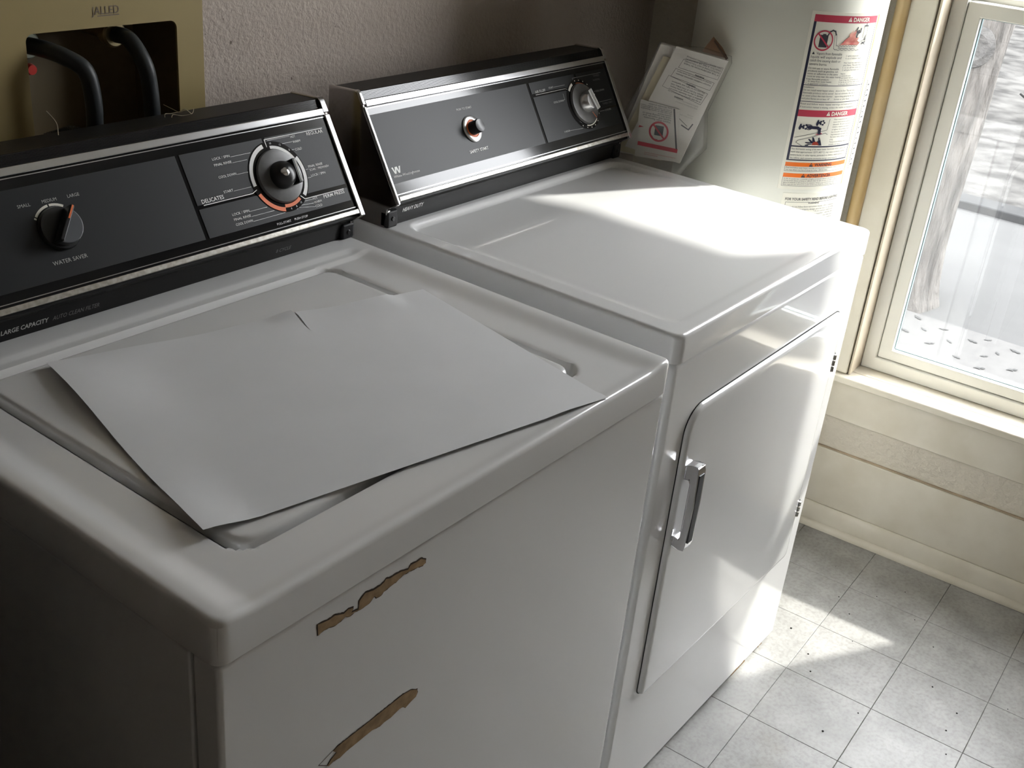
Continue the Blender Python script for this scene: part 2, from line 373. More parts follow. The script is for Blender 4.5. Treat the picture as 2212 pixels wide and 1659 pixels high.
# window wall
WS0, WS1, WZ0, WZ1 = -0.148, 0.492, 0.366, 2.145
b = MB()
for (s0, s1, z0, z1) in ((SBK, WS0, 0, ZC), (WS1, SF, 0, ZC), (WS0, WS1, 0, WZ0), (WS0, WS1, WZ1, ZC)):
    b.box(s0, s1, DP-0.14, DP, z0, z1, 'plaster_right', T=lambda s, d, z: WL(s, d, z))
wr = b.build('wall_right'); tag(wr, kind='structure')
def wbox(name, dims, m, parent=None, bevel=0.0, kind=None): return box_part(name, dims, m, parent, bevel, T=lambda s, d, z: WL(s, d, z), kind=kind)
wbox('trim_1', (-0.235, 0.62, DP, 0.0, 0.273, 0.366), 'cream_paint', bevel=0.003, kind='structure')               # apron
wbox('trim_3', (-0.235, SF, DP, -0.006, 0.190, 0.280), 'plaster_right', kind='structure')
tr = wbox('trim_2', (-0.235, SF, DP, 0.0, 0.054, 0.195), 'cream_paint', bevel=0.003, kind='structure')             # low panelling
wbox('paint_line', (-0.235, SF, DP+0.001, -0.0005, 0.1952, 0.1985), 'tan_edge', tr, bevel=0.001)
bb = MB(); prof = [(DP, 0.0), (0.012, 0.0), (0.012, 0.034), (0.009, 0.042), (0.007, 0.050), (0.002, 0.0545), (DP, 0.0545)]
bb.loft([[WL(-0.235, d, z) for d, z in prof], [WL(SF, d, z) for d, z in prof]], 'cream_paint')
bo = bb.build('baseboard_right', smooth=True); tag(bo, kind='structure')
bb = MB(); prof = [(0.0125, 0.0005), (0.023, 0.0005)] + [(0.0125+0.0105*math.cos(R(a)), 0.002+0.013*math.sin(R(a))) for a in range(15, 91, 15)]
bb.loft([[WL(-0.235, d, z) for d, z in prof], [WL(SF, d, z) for d, z in prof]], 'cream_paint'); bb.build('shoe_moulding', bo, smooth=True)
for nm, dims in (('baseboard_back', (XL, 1.80, YB-0.012, YB, 0.0, 0.055)), ('baseboard_left', (XL, XL+0.012, YF, YB-0.012, 0.0, 0.055)), ('baseboard_front', (XL+0.012, 1.9, YF, YF+0.012, 0, 0.055))):
    tag(box_part(nm, dims, 'cream_paint', bevel=0.003), kind='structure')

# window
win = bpy.data.objects.new('window_1', None); col.objects.link(win); win.location = WL(0.15, -0.05, 0.366); tag(win, kind='structure')
wbox('window_sill', (-0.235, 0.63, DP, 0.020, 0.3662, 0.383), 'cream_paint', win, bevel=0.004)
wbox('exterior_sill', (WS0+0.001, WS1-0.001, -0.19, DP-0.0005, 0.3662, 0.383), 'cream_paint', win, bevel=0.003)
wbox('casing', (-0.205, -0.1495, DP, 0.003, 0.384, 2.16), 'cream_paint', win, bevel=0.003)
wbox('casing', (0.495, 0.565, DP, 0.003, 0.384, 2.16), 'cream_paint', win, bevel=0.003)
wbox('casing', (-0.205, 0.565, DP, 0.0031, 2.161, 2.22), 'cream_paint', win, bevel=0.003)
wbox('jamb', (-0.1468, -0.1425, -0.16, -0.001, 0.3835, 2.144), 'jamb_shade_paint', win, bevel=0.001)
wbox('jamb', (0.4865, 0.4910, -0.16, -0.001, 0.3835, 2.144), 'jamb_shade_paint', win, bevel=0.001)
wbox('jamb', (-0.142, 0.486, -0.16, -0.001, 2.138, 2.144), 'jamb_shade_paint', win, bevel=0.001)
FS0, FS1, FZ0, FZ1 = -0.1422, 0.4862, 0.3835, 2.1375
def frame(name, s0, s1, z0, z1, wl, wb_, wt, d0, d1, m, parent, bevel=0.003):
    b = MB()
    o = [(s0, z0), (s1, z0), (s1, z1), (s0, z1)]; i = [(s0+wl, z0+wb_), (s1-wl, z0+wb_), (s1-wl, z1-wt), (s0+wl, z1-wt)]
    R4 = [[WL(a, d0, z) for a, z in o], [WL(a, d1, z) for a, z in o], [WL(a, d1, z) for a, z in i], [WL(a, d0, z) for a, z in i]]
    V = [p for r in R4 for p in r]; F = []
    for k in range(4):
        for j in range(4):
            q = (j+1) % 4; F.append((k*4+j, k*4+q, ((k+1) % 4)*4+q, ((k+1) % 4)*4+j))
    b.add(V, F, m); return b.build(name, parent, bevel=bevel)
frame('frame', FS0, FS1, FZ0, FZ1, 0.029, 0.0305, 0.03, -0.155, -0.066, 'vinyl_white', win)
def sash(z0, z1, df, bot, top):
    fo = frame('sash', FS0+0.0295, FS1-0.0295, z0, z1, 0.0285, bot, top, df-0.034, df, 'vinyl_white', win)
    a0, a1, c0, c1 = FS0+0.058, FS1-0.058, z0+bot, z1-top
    frame('gasket', a0-0.001, a1+0.001, c0-0.001, c1+0.001, 0.003, 0.003, 0.003, df-0.022, df-0.013, 'gasket', fo, bevel=0)
    b = MB()
    for dd in (df-0.020,):
        b.box(a0, a1, dd-0.003, dd, c0, c1, 'window_glass', T=lambda s, d, z: WL(s, d, z))
    b.build('pane', fo)
sash(0.4145, 1.164, -0.071, 0.0235, 0.027)
sash(1.146, 2.107, -0.1065, 0.030, 0.030)
# sky portal in the opening (samples the real sky only)
pl = bpy.data.lights.new('window_portal', 'AREA'); pl.shape = 'RECTANGLE'; pl.size = 0.62; pl.size_y = 1.75
po = bpy.data.objects.new('window_portal', pl); col.objects.link(po); po.location = WL(0.172, -0.17, 1.26)
po.rotation_euler = EN.to_track_quat('-Z', 'Z').to_euler(); pl.cycles.is_portal = True

# ------------------------------------------------------------------ white goods
def sdr(x, y, x0, x1, y0, y1, r):
    qx = abs(x-(x0+x1)/2)-(x1-x0)/2+r; qy = abs(y-(y0+y1)/2)-(y1-y0)/2+r
    return math.hypot(max(qx, 0), max(qy, 0))+min(max(qx, qy), 0)-r
def axis(L, step, edge):
    e = [v for v in edge if v < L/2]; n = max(2, int((L-2*e[-1])/step))
    return e + [e[-1]+(L-2*e[-1])*i/n for i in range(1, n)] + [L-v for v in reversed(e)]
def enamel_top(name, parent, m, x0, x1, y0, y1, zt, skirt, hf, rc=0.016, re=0.007, step=0.005, lip=0.004):
    xs = [x0+v for v in axis(x1-x0, step, [0, .0008, .002, .0035, .005, .007, .009, .012, .016])]
    ys = [y0+v for v in axis(y1-y0, step, [0, .0008, .002, .0035, .005, .007, .009, .012, .016])]
    b = MB(); V = []; nx, ny = len(xs), len(ys)
    def push(x, y):
        d = sdr(x, y, x0, x1, y0, y1, rc)
        if d > 0:
            cx = min(max(x, x0+rc), x1-rc); cy_ = min(max(y, y0+rc), y1-rc); L = math.hypot(x-cx, y-cy_)
            x = cx+(x-cx)/L*rc; y = cy_+(y-cy_)/L*rc; d = 0
        return x, y, -d
    for y in ys:
        for x in xs:
            px, py, d = push(x, y); z = zt+hf(px, py)
            if d < re: z -= re-math.sqrt(max(0, re*re-(re-d)**2))
            V.append((px, py, z))
    F = [(j*nx+i, j*nx+i+1, (j+1)*nx+i+1, (j+1)*nx+i) for j in range(ny-1) for i in range(nx-1)]
    loop = [i for i in range(nx)] + [j*nx+nx-1 for j in range(1, ny)] + [(ny-1)*nx+i for i in range(nx-2, -1, -1)] + [j*nx for j in range(ny-2, 0, -1)]
    k = len(V); n = len(loop); cxm, cym = (x0+x1)/2, (y0+y1)/2
    for (zz, ins) in ((zt-skirt, 0.0), (zt-skirt, lip), (zt-skirt+0.004, lip+0.004)):
        for q in loop:
            x, y, _ = V[q]; sx = (1 if x < cxm else -1) if min(x-x0, x1-x) < rc+1e-6 else 0; sy_ = (1 if y < cym else -1) if min(y-y0, y1-y) < rc+1e-6 else 0
            V.append((x+sx*ins*0.8, y+sy_*ins*0.8, zz))
    prev = loop
    for r_ in range(3):
        cur = [k+r_*n+i for i in range(n)]
        for i in range(n):
            j = (i+1) % n; F.append((prev[j], prev[i], cur[i], cur[j]))
        prev = cur
    b.add(V, F, m); return b.build(name, parent, smooth=50)

# console geometry shared by both machines (y, z); v runs up the slanted face, h out of it
CB = Vector((0, 0.513, 0.888)); CT = Vector((0, 0.588, 1.014)); CE = (CT-CB).normalized(); CN = Vector((0, -CE.z, CE.y))
def PN(x, v, h): p = CB+CE*v+CN*h; return (x, p.y, p.z)
def sbox(b, x0, x1, v0, v1, h0, h1, m): b.box(x0, x1, v0, v1, h0, h1, m, T=PN)
def spart(name, parent, x0, x1, v0, v1, h0, h1, m, bevel=0.0):
    b = MB(); sbox(b, x0, x1, v0, v1, h0, h1, m); return b.build(name, parent, bevel=bevel)
A4 = CB+CE*0.1565; A5 = CB+CE*0.1700
CPROF = [(0.655, 0.846), (0.536, 0.846), (0.532, 0.876), (0.5155, 0.8865), (A5.y, A5.z), (0.655, 1.0310)]
def console(parent, x0, x1, zfoot):
    b = MB(); P = [(y, max(z, zfoot)) for y, z in CPROF]
    b.loft([[(x0+0.007, y, z) for y, z in P], [(x1-0.007, y, z) for y, z in P]], 'black_top'); cb = b.build('console', parent, bevel=0.0015)
    big = [(0.655, zfoot), (0.5345, zfoot), (0.5290, 0.876), (0.5105, 0.8875), (A5.y-0.0025, A5.z+0.002), (0.655, 1.0330)]
    for (a, c) in ((x0, x0+0.0075), (x1-0.0075, x1)):
        b = MB(); b.loft([[(a, y, z) for y, z in big], [(c, y, z) for y, z in big]], 'cap_metal'); ec = b.build('end_cap', cb, bevel=0.002)
        lo, hi = (a, a+0.0055) if a == x0 else (a-0.002, c)
        q = MB(); sbox(q, lo, hi, -0.001, 0.1462, 0.0016, 0.0056, 'chrome'); q.build('chrome_edge', cb, bevel=0.0016)
        q = MB(); lp = [(0.1492, 0.0006), (0.1492, 0.0056), (0.166, 0.0056), (0.1715, 0.0035), (0.1735, -0.001), (0.1705, -0.001)]
        q.loft([[PN(lo, v, h) for v, h in lp], [PN(hi, v, h) for v, h in lp]], 'chrome'); q.build('chrome_edge', cb, bevel=0.001)
        f0, f1 = (a, a+0.024) if a == x0 else (c-0.024, c)
        q = MB(); q.box(f0, f1, 0.5285, 0.545, zfoot, 0.874, 'black_plastic'); fo = q.build('foot_block', cb, bevel=0.004)
        q = MB(); xm = (f0+f1)/2; q.lathe((xm, 0.5283, 0.861), (0, -1, 0), [(0.0036, -0.001), (0.0036, 0.0007), (0.0028, 0.0014)], 'knob_black', 12); q.build('screw', cb, smooth=True)
    spart('face_plate', cb, x0+0.0057, x1-0.0097, 0.0105, 0.1455, 0.0003, 0.0022, 'black_gloss')
    spart('trim_strip', cb, x0+0.0057, x1-0.0099, 0.0035, 0.0103, 0.0004, 0.006, 'worn_chrome', 0.0012)
    spart('trim_strip', cb, x0+0.0057, x1-0.0099, 0.1458, 0.1552, 0.0004, 0.006, 'chrome', 0.0012)
    spart('pin_line', cb, x0+0.0057, x1-0.0099, 0.0131, 0.0141, 0.0022, 0.0030, 'chrome')
    spart('pin_line', cb, x0+0.0057, x1-0.0099, 0.1430, 0.1440, 0.0022, 0.0030, 'chrome')
    a = Vector((0, A4.y, A4.z)); d = Vector((0, A5.y, A5.z))-a; L = d.length; d.normalize(); nn = Vector((0, -d.z, d.y)); b = MB()
    for i in range(8):
        t = (i+0.5)/8*L*0.94+0.0003
        b.box(x0+0.0057, x1-0.0099, t-0.0005, t+0.0005, -0.0005, 0.0008, 'black_gloss', T=lambda x, v, h: (x, (a+d*v+nn*h).y, (a+d*v+nn*h).z))
    b.build('ribbed_strip', cb)
    return cb
def NV(ang): return (math.cos(R(ang)), math.sin(R(ang)))
def rot_box(b, c, ang, l0, l1, w0, w1, h0, h1, m, top=1.0):
    """box on the console face turned by ang about its centre c=(x,v)"""
    ca, sa = NV(ang)
    def T_(l, w_, h):
        k = top if h == h1 else 1.0; w_ = w_*k
        return PN(c[0]+l*ca-w_*sa, c[1]+l*sa+w_*ca, h)
    b.box(l0, l1, w0, w1, h0, h1, m, T=T_)

W, ZT = 0.686, 0.8508
LX0, LX1, LY0, LY1 = 0.078, 0.592, 0.065, 0.478
def washer_base(x, y):
    rim = max(1-ss(0.012, 0.046, x), 1-ss(0.012, 0.050, W-x))
    z = -0.006+0.006*rim+0.0028*ss(0.4795, 0.484, y)+0.0034*ss(0.494, 0.503, y)+0.0022*(1-ss(0.006, 0.02, y))*(1-rim)
    return min(0.0, z)
def washer_h(x, y):
    g = 1-ss(-0.0045, 0.0035, sdr(x, y, LX0, LX1, LY0, LY1, 0.028)); z = washer_base(x, y)
    return z*(1-g)+(-0.022)*g
wm = empty('washing_machine', (0.343, 0.33, 0), 'white top-loading washing machine with black control panel, large paper sheet lying on its lid', 'washing machine')
b = MB(); b.box(0.012, W-0.012, 0.03, 0.64, 0.03, 0.825, 'gap_shade'); b.build('cabinet', wm)  # core coloured near-black so the seams around it look shaded
box_part('front_panel', (0.003, W-0.003, 0.0025, 0.036, 0.035, 0.8055), 'enamel', wm, bevel=0.005, bseg=3)
box_part('side_panel', (0.005, 0.0115, 0.0405, 0.645, 0.035, 0.7995), 'enamel', wm, bevel=0.003)
box_part('side_panel', (W-0.0115, W-0.003, 0.0395, 0.645, 0.035, 0.8035), 'enamel', wm, bevel=0.003)
box_part('back_panel', (0.012, W-0.012, 0.6405, 0.647, 0.035, 0.82), 'side_grey', wm)
box_part('toe_kick', (0.02, W-0.02, 0.03, 0.64, 0.012, 0.0345), 'gap_shade', wm)
for x in (0.05, W-0.05):
    for y in (0.06, 0.60):
        b = MB(); b.lathe((x, y, 0.0005), (0, 0, 1), [(0.019, 0), (0.019, 0.007), (0.006, 0.008), (0.006, 0.02)], 'black_plastic', 16); b.build('leveling_foot', wm)
enamel_top('top', wm, 'enamel', 0, W, 0, 0.655, ZT, 0.043, washer_h, rc=0.012, re=0.006, step=0.0042)
lid = enamel_top('lid', wm, 'enamel_lid', LX0+0.0085, LX1-0.0085, LY0+0.0085, LY1-0.005, ZT-0.0050, 0.013, lambda x, y: 0, rc=0.02, re=0.006, step=0.03)
cb = console(wm, 0.0, W, ZT-0.0005)
# grey fields of the panel
def field(parent, pts, name='grey_field'):
    b = MB(); b.prism(pts, 0.0021, 0.0030, 'panel_grey', PN); return b.build(name, parent)
field(cb, [(0.008, 0.0245), (0.4195, 0.0245), (0.4195, 0.1315), (0.008, 0.1315)])
DC = (0.5634, 0.0785)
field(cb, [(0.4255, 0.0665), (0.5120, 0.0665), (0.5200, 0.0700), (0.5575, 0.0785), (0.5575, 0.1315), (0.4255, 0.1315)])
field(cb, [(0.5625, 0.0785), (0.5930, 0.0480), (0.6715, 0.0480), (0.6715, 0.1315), (0.5625, 0.1315)])
field(cb, [(0.4255, 0.0245), (0.6715, 0.0245), (0.6715, 0.0425), (0.5960, 0.0425), (0.5600, 0.0600), (0.5150, 0.0615), (0.4255, 0.0615)])
b = MB(); b.lathe(PN(*DC, 0.0029), CN, [(0.0478, 0), (0.0478, 0.0006)], 'black_gloss', 48); b.build('dial_ring', cb, smooth=True)
P = Print(PN, 0.0032, split='lettering')
wp, dp = 'white_print', 'dim_print'
P.arc(DC, 0.0408, 0.0462, 102, 187, wp, 0.0006); P.arc(DC, 0.0375, 0.0415, 87, 28, wp, 0.0006); P.arc(DC, 0.0408, 0.0462, 27, -46, wp, 0.0006)
P.arc(DC, 0.0415, 0.0470, -158, -101, 'orange_print', 0.0006); P.arc(DC, 0.0375, 0.0420, -101, -58, 'orange_print', 0.0006)
for a_, t in ((84, '10'), (64, '12'), (44, '8'), (-63, '12'), (-76, '8'), (-89, '4')):
    P.text(t, DC[0]+0.0445*math.cos(R(a_)), DC[1]+0.0445*math.sin(R(a_))-0.0012, 0.0026, wp, align='c', lift=0.0008)
small = 0.0031
for t, x, v, wd in (('LOCK / SPIN', 0.4709, 0.1166, 0.0275), ('FINAL RINSE', 0.4706, 0.1088, 0.0275), ('COOL DOWN', 0.4706, 0.0930, 0.0280), ('START', 0.4699, 0.0738, 0.0150),
                    ('LOCK / SPIN', 0.4700, 0.0440, 0.0275), ('FINAL RINSE', 0.4698, 0.0374, 0.0275), ('COOL DOWN', 0.4700, 0.0307, 0.0275),
                    ('HOT', 0.6056, 0.1243, 0.0085), ('WARM', 0.6064, 0.1171, 0.0135), ('COLD', 0.6060, 0.1068, 0.0120), ('FINAL RINSE', 0.6175, 0.0808, 0.0260), ('SOAK / PREWASH', 0.6178, 0.0760, 0.0350), ('LOCK / SPIN', 0.6170, 0.0682, 0.0260),
                    ('HOT', 0.6053, 0.0378, 0.0085), ('WARM', 0.6057, 0.0326, 0.0135), ('COLD', 0.6058, 0.0272, 0.0120)):
    P.text(t, x, v, small, wp, width=wd)
P.text('PULL-START', 0.5326, 0.0178, 0.0029, wp, width=0.0245); P.text('PUSH-STOP', 0.5635, 0.0180, 0.0029, wp, width=0.0235)
P.text('DELICATES', 0.4330, 0.0676, 0.0049, wp, width=0.0345, bold=0.01); P.text('REGULAR', 0.6344, 0.1232, 0.0044, wp, width=0.0300, bold=0.01); P.text('PERM PRESS', 0.6250, 0.0362, 0.0044, wp, width=0.0393, bold=0.01)
for pts, wd in (([(0.4343, 0.0652), (0.5120, 0.0652), (0.5200, 0.0682)], 0.0011), ([(0.5607, 0.1195), (0.5607, 0.1290), (0.6641, 0.1290)], 0.0011), ([(0.5870, 0.0470), (0.5923, 0.0419), (0.6640, 0.0419)], 0.0011)):
    P.line(pts, wd, wp, 0.0007)
for pts in ([(0.4998, 0.1165), (0.5318, 0.1165)], [(0.4993, 0.1088), (0.5231, 0.1088)], [(0.4996, 0.0932), (0.5175, 0.0932)], [(0.4859, 0.0739), (0.5140, 0.0739)], [(0.4977, 0.0441), (0.5271, 0.0441)], [(0.4986, 0.0374), (0.5361, 0.0374)], [(0.4988, 0.0308), (0.5524, 0.0312)],
            [(0.5657, 0.1273), (0.6045, 0.1273)], [(0.5866, 0.1194), (0.6055, 0.1194)], [(0.5986, 0.1090), (0.6050, 0.1088)], [(0.6091, 0.0792), (0.6165, 0.0792)], [(0.6080, 0.0679), (0.6160, 0.0679)], [(0.5902, 0.0394), (0.6043, 0.0388)], [(0.5820, 0.0352), (0.6050, 0.0336)], [(0.5756, 0.0334), (0.6050, 0.0285)], [(0.5655, 0.0335), (0.5655, 0.0318)], [(0.5655, 0.0318), (0.5750, 0.0318)]):
    P.line(pts, 0.00045, wp)
KC = (0.2402, 0.0785)
P.build('scale_marks', cb); P = Print(PN, 0.0032, split='lettering'); P.arc(KC, 0.0262, 0.0290, 58, 93, 'cream_print'); P.arc(KC, 0.0262, 0.0290, 97, 140, 'cream_print'); P.arc(KC, 0.0262, 0.0290, 143, 147, 'cream_print')
P.text('SMALL', 0.2028, 0.1095, 0.0036, dp, width=0.0154); P.text('MEDIUM', 0.2323, 0.1095, 0.0036, dp, width=0.0177); P.text('LARGE', 0.2638, 0.1095, 0.0036, dp, width=0.0149); P.text('WATER SAVER', 0.2173, 0.0405, 0.0044, dp, width=0.0430)
P.build('knob_scale', cb)
def FB(x, z, h): return (x, 0.5316+(z-0.876)*(-0.13)-h, z)
P = Print(FB, 0.0006, split='lettering')
P.text('LARGE CAPACITY', 0.148, 0.8600, 0.0052, dp, width=0.058, bold=0.02, shear=0.15); P.text('AUTO CLEAN FILTER', 0.2105, 0.8600, 0.0050, 'faint_print', width=0.0605, shear=0.3); P.text('8 CYCLE', 0.542, 0.8602, 0.0046, 'faint_print', width=0.027, shear=0.3)
P.build('band_lettering', cb)
# cycle dial
dial = MB(); dial.lathe(PN(*DC, 0.0034), CN, [(0.0360, 0), (0.0364, 0.002), (0.0350, 0.0045), (0.0300, 0.0052), (0.020, 0.0054)], 'smoky_plastic', 56); dl = dial.build('cycle_dial', cb, smooth=True)
b = MB(); b.lathe(PN(*DC, 0.0085), CN, [(0.0185, 0), (0.0180, 0.006), (0.0155, 0.013), (0.0100, 0.017), (0.004, 0.0185)], 'knob_black', 40); b.build('dial_hub', dl, smooth=True)
b = MB(); rot_box(b, DC, 90, -0.0165, 0.0165, -0.021, -0.0135, 0.0085, 0.0245, 'knob_black', 0.9); b.build('grip', dl, bevel=0.0015)
b = MB(); rot_box(b, DC, 90, -0.0155, 0.0155, -0.0170, -0.0160, 0.0244, 0.0249, 'white_print'); rot_box(b, DC, 90, -0.0155, 0.0155, -0.0187, -0.0180, 0.0244, 0.0249, 'white_print'); b.build('grip_lines', dl)
b = MB(); b.lathe(PN(DC[0]-0.004, DC[1]+0.001, 0.0200), CN, [(0.0085, 0), (0.0080, 0.004), (0.005, 0.0068), (0.001, 0.0076)], 'chrome', 24); b.build('chrome_cap', dl, smooth=True)
# water level knob
b = MB(); b.lathe(PN(*KC, 0.0031), CN, [(0.0245, 0), (0.0250, 0.002), (0.0235, 0.006)], 'knob_black', 40); kn = b.build('water_level_knob', cb, smooth=True)
b = MB(); half = [(KC[0]+0.0205*math.cos(R(a)), KC[1]+0.0205*math.sin(R(a))) for a in range(-128, 53, 9)]
b.prism(half, 0.009, 0.020, 'knob_face', PN); b.build('knob_face', kn, bevel=0.0015)
b = MB(); rot_box(b, KC, 52, -0.021, 0.023, -0.001, 0.004, 0.009, 0.026, 'knob_black'); b.build('grip', kn, bevel=0.0012)
b = MB(); rot_box(b, KC, 52, 0.006, 0.0225, 0.0005, 0.0025, 0.0259, 0.0265, 'orange_print'); b.build('pointer', kn)
# worn strips where glue has stripped the paint
chipA = [(0.1075, 0.789), (0.1108, 0.7892), (0.1222, 0.7872), (0.1294, 0.7878), (0.1401, 0.7834), (0.1457, 0.7853), (0.1525, 0.783), (0.1521, 0.7795), (0.1498, 0.7791), (0.1577, 0.7775), (0.1582, 0.7856), (0.1615, 0.7882), (0.1664, 0.7914), (0.1768, 0.7886), (0.1854, 0.7887), (0.1906, 0.79), (0.1931, 0.7924), (0.1994, 0.7902), (0.2047, 0.7904), (0.2147, 0.7896), (0.2231, 0.787), (0.2265, 0.7905), (0.2359, 0.7894), (0.2415, 0.7899), (0.2491, 0.7849), (0.249, 0.7795), (0.2443, 0.7781), (0.2347, 0.7801), (0.2235, 0.7814), (0.2162, 0.7815), (0.2073, 0.7787), (0.2001, 0.7781), (0.1913, 0.7769), (0.1871, 0.7739), (0.1809, 0.7754), (0.179, 0.7785), (0.1723, 0.774), (0.1672, 0.7739), (0.1613, 0.7735), (0.1536, 0.7749), (0.147, 0.7736), (0.1419, 0.7765), (0.1371, 0.7749), (0.1306, 0.7735), (0.1225, 0.7761), (0.1145, 0.7765), (0.1083, 0.7751)]
chipB = [(0.1232, 0.6141), (0.1283, 0.6187), (0.1351, 0.6221), (0.1306, 0.6271), (0.1366, 0.6294), (0.1506, 0.6301), (0.1703, 0.6305), (0.1886, 0.6313), (0.2074, 0.6321), (0.2266, 0.6329), (0.2386, 0.631), (0.249, 0.625), (0.2498, 0.6201), (0.2478, 0.6153), (0.2399, 0.6136), (0.2321, 0.6109), (0.2279, 0.6147), (0.2229, 0.6154), (0.2181, 0.6144), (0.2105, 0.6127), (0.2009, 0.6133), (0.1953, 0.612), (0.1839, 0.6149), (0.1692, 0.6142), (0.1583, 0.6135), (0.1494, 0.6132), (0.1407, 0.6112), (0.1319, 0.6127), (0.1259, 0.6113)]
def FW(x, z, h): return (x, 0.0025-h, z)
def jag(pts, amp):
    out = []
    for i in range(len(pts)):
        p, q = pts[i], pts[(i+1) % len(pts)]; L = math.hypot(q[0]-p[0], q[1]-p[1]); n = max(1, int(L/0.0022))
        for k in range(n):
            t = k/n; out.append((p[0]+(q[0]-p[0])*t+random.uniform(-amp, amp), p[1]+(q[1]-p[1])*t+random.uniform(-amp, amp)))
    return out
def shrink(pts, d):
    out = []; n = len(pts)
    a = sum(pts[i][0]*pts[(i+1) % n][1]-pts[(i+1) % n][0]*pts[i][1] for i in range(n)); sg = 1 if a > 0 else -1
    for i in range(n):
        p, q = pts[i-1], pts[(i+1) % n]; dx, dy = q[0]-p[0], q[1]-p[1]; L = math.hypot(dx, dy) or 1; out.append((pts[i][0]-sg*dy/L*d, pts[i][1]+sg*dx/L*d))
    return out
for pts, nm in ((chipA, 'upper'), (chipB, 'lower')):
    P = Print(FW, 0.00025); P.poly(jag(pts, 0.00045), 'rust_dark'); P.poly([(a_, b_-0.0006) for a_, b_ in shrink(pts, 0.0013 if nm == 'upper' else 0.0007)], 'rust_tan', 0.0002)
    if nm == 'lower': P.line([(0.1232, 0.6141), (0.113, 0.622), (0.1306, 0.6271)], 0.0008, 'rust_dark')
    o = P.build('bare_patch', wm); o['label'] = 'tan bare strip with dark ragged edge'

# sheet of paper on the washer
pc = [(0.155, 0.460), (0.071, 0.102), (0.547, 0.002), (0.624, 0.343)]     # back-left, front-left, front-right, back-right
pap = MB()
def pt(u, v, side):                 # u left->right, v front->back
    x = pc[1][0]*(1-u)*(1-v)+pc[2][0]*u*(1-v)+pc[0][0]*(1-u)*v+pc[3][0]*u*v
    y = pc[1][1]*(1-u)*(1-v)+pc[2][1]*u*(1-v)+pc[0][1]*(1-u)*v+pc[3][1]*u*v
    z = max(washer_base(min(max(x+i*0.006, 0), W), max(0, y+j*0.006)) for i in (-1, 0, 1) for j in (-1, 0, 1))
    z = ZT+max(z, -0.0052)+0.0012
    z += 0.0085*(1-ss(0, 0.22, u))*math.exp(-((v-0.80)/0.30)**2) + 0.0065*(1-ss(0, 0.12, u))*math.exp(-((v-0.05)/0.22)**2)
    z += 0.0035*math.exp(-((v-1)/0.10)**2)*(0.4+0.6*math.sin(u*9)**2)*(1 if u < 0.9 else 0)*ss(0.04, 0.2, u)
    z += 0.0016*math.exp(-(v/0.05)**2)*(1-ss(0.85, 1, u)) 
    if side < 0 and v > 0.90: z += 0.0060*ss(0.90, 1, v)*ss(0.52, 0.60, u)
    if side > 0 and v > 0.86: k_ = ss(0.86, 1, v)*(1-ss(0.60, 0.75, u)); y += 0.006*k_; x += 0.012*k_; z -= 0.002*k_
    return (x, y, z)
UC = 0.60
for (ua, ub, side) in ((0, UC, -1), (UC, 1, 1)):
    nu, nv = int(44*(ub-ua)), 36; V = []; F = []
    for k, th_ in ((0, 0.00025), (1, 0.0)):
        for j in range(nv+1):
            for i in range(nu+1):
                q = pt(ua+(ub-ua)*i/nu, j/nv, side)
                V.append((q[0], q[1], q[2]+th_))
    o_ = (nu+1)*(nv+1)
    for j in range(nv):
        for i in range(nu):
            a = j*(nu+1)+i; F.append((a, a+1, a+nu+2, a+nu+1)); F.append((o_+a, o_+a+nu+1, o_+a+nu+2, o_+a+1))
    rim = [i for i in range(nu+1)] + [j*(nu+1)+nu for j in range(1, nv+1)] + [nv*(nu+1)+i for i in range(nu-1, -1, -1)] + [j*(nu+1) for j in range(nv-1, 0, -1)]
    for i in range(len(rim)): a, c = rim[i], rim[(i+1) % len(rim)]; F.append((a, o_+a, o_+c, c))
    pap.add(V, F, 'paper')
po_ = pap.build('paper_sheet', smooth=60); tag(po_, 'large blank white paper sheet lying askew on the washing machine lid', 'paper')

# lint on the washer console
b = MB()
for pts in ([(0.470, 0.662, 1.0405), (0.474, 0.650, 1.037), (0.478, 0.640, 1.0345), (0.483, 0.634, 1.0385), (0.488, 0.630, 1.0335), (0.499, 0.640, 1.0325), (0.506, 0.648, 1.0335)],
            [(0.452, 0.636, 1.0325), (0.456, 0.640, 1.0355), (0.466, 0.640, 1.0345), (0.477, 0.637, 1.0365), (0.481, 0.634, 1.0395), (0.487, 0.628, 1.034)],
            [(0.459, 0.632, 1.0320), (0.464, 0.635, 1.0345), (0.475, 0.631, 1.0325), (0.490, 0.632, 1.0322)]):
    b.tube(pts, 0.00035, 'lint', 5, 5)
tag(b.build('lint_strands', smooth=True), 'tangled pale lint threads on top of the washing machine console', 'lint')
b = MB(); b.tube([(0.305, 0.640, 1.0315), (0.307, 0.645, 1.045), (0.300, 0.652, 1.058)], 0.0005, 'lint', 5, 6)
tag(b.build('lint_strand', smooth=True), 'single pale curved thread near the ribbed drain hose', 'lint')

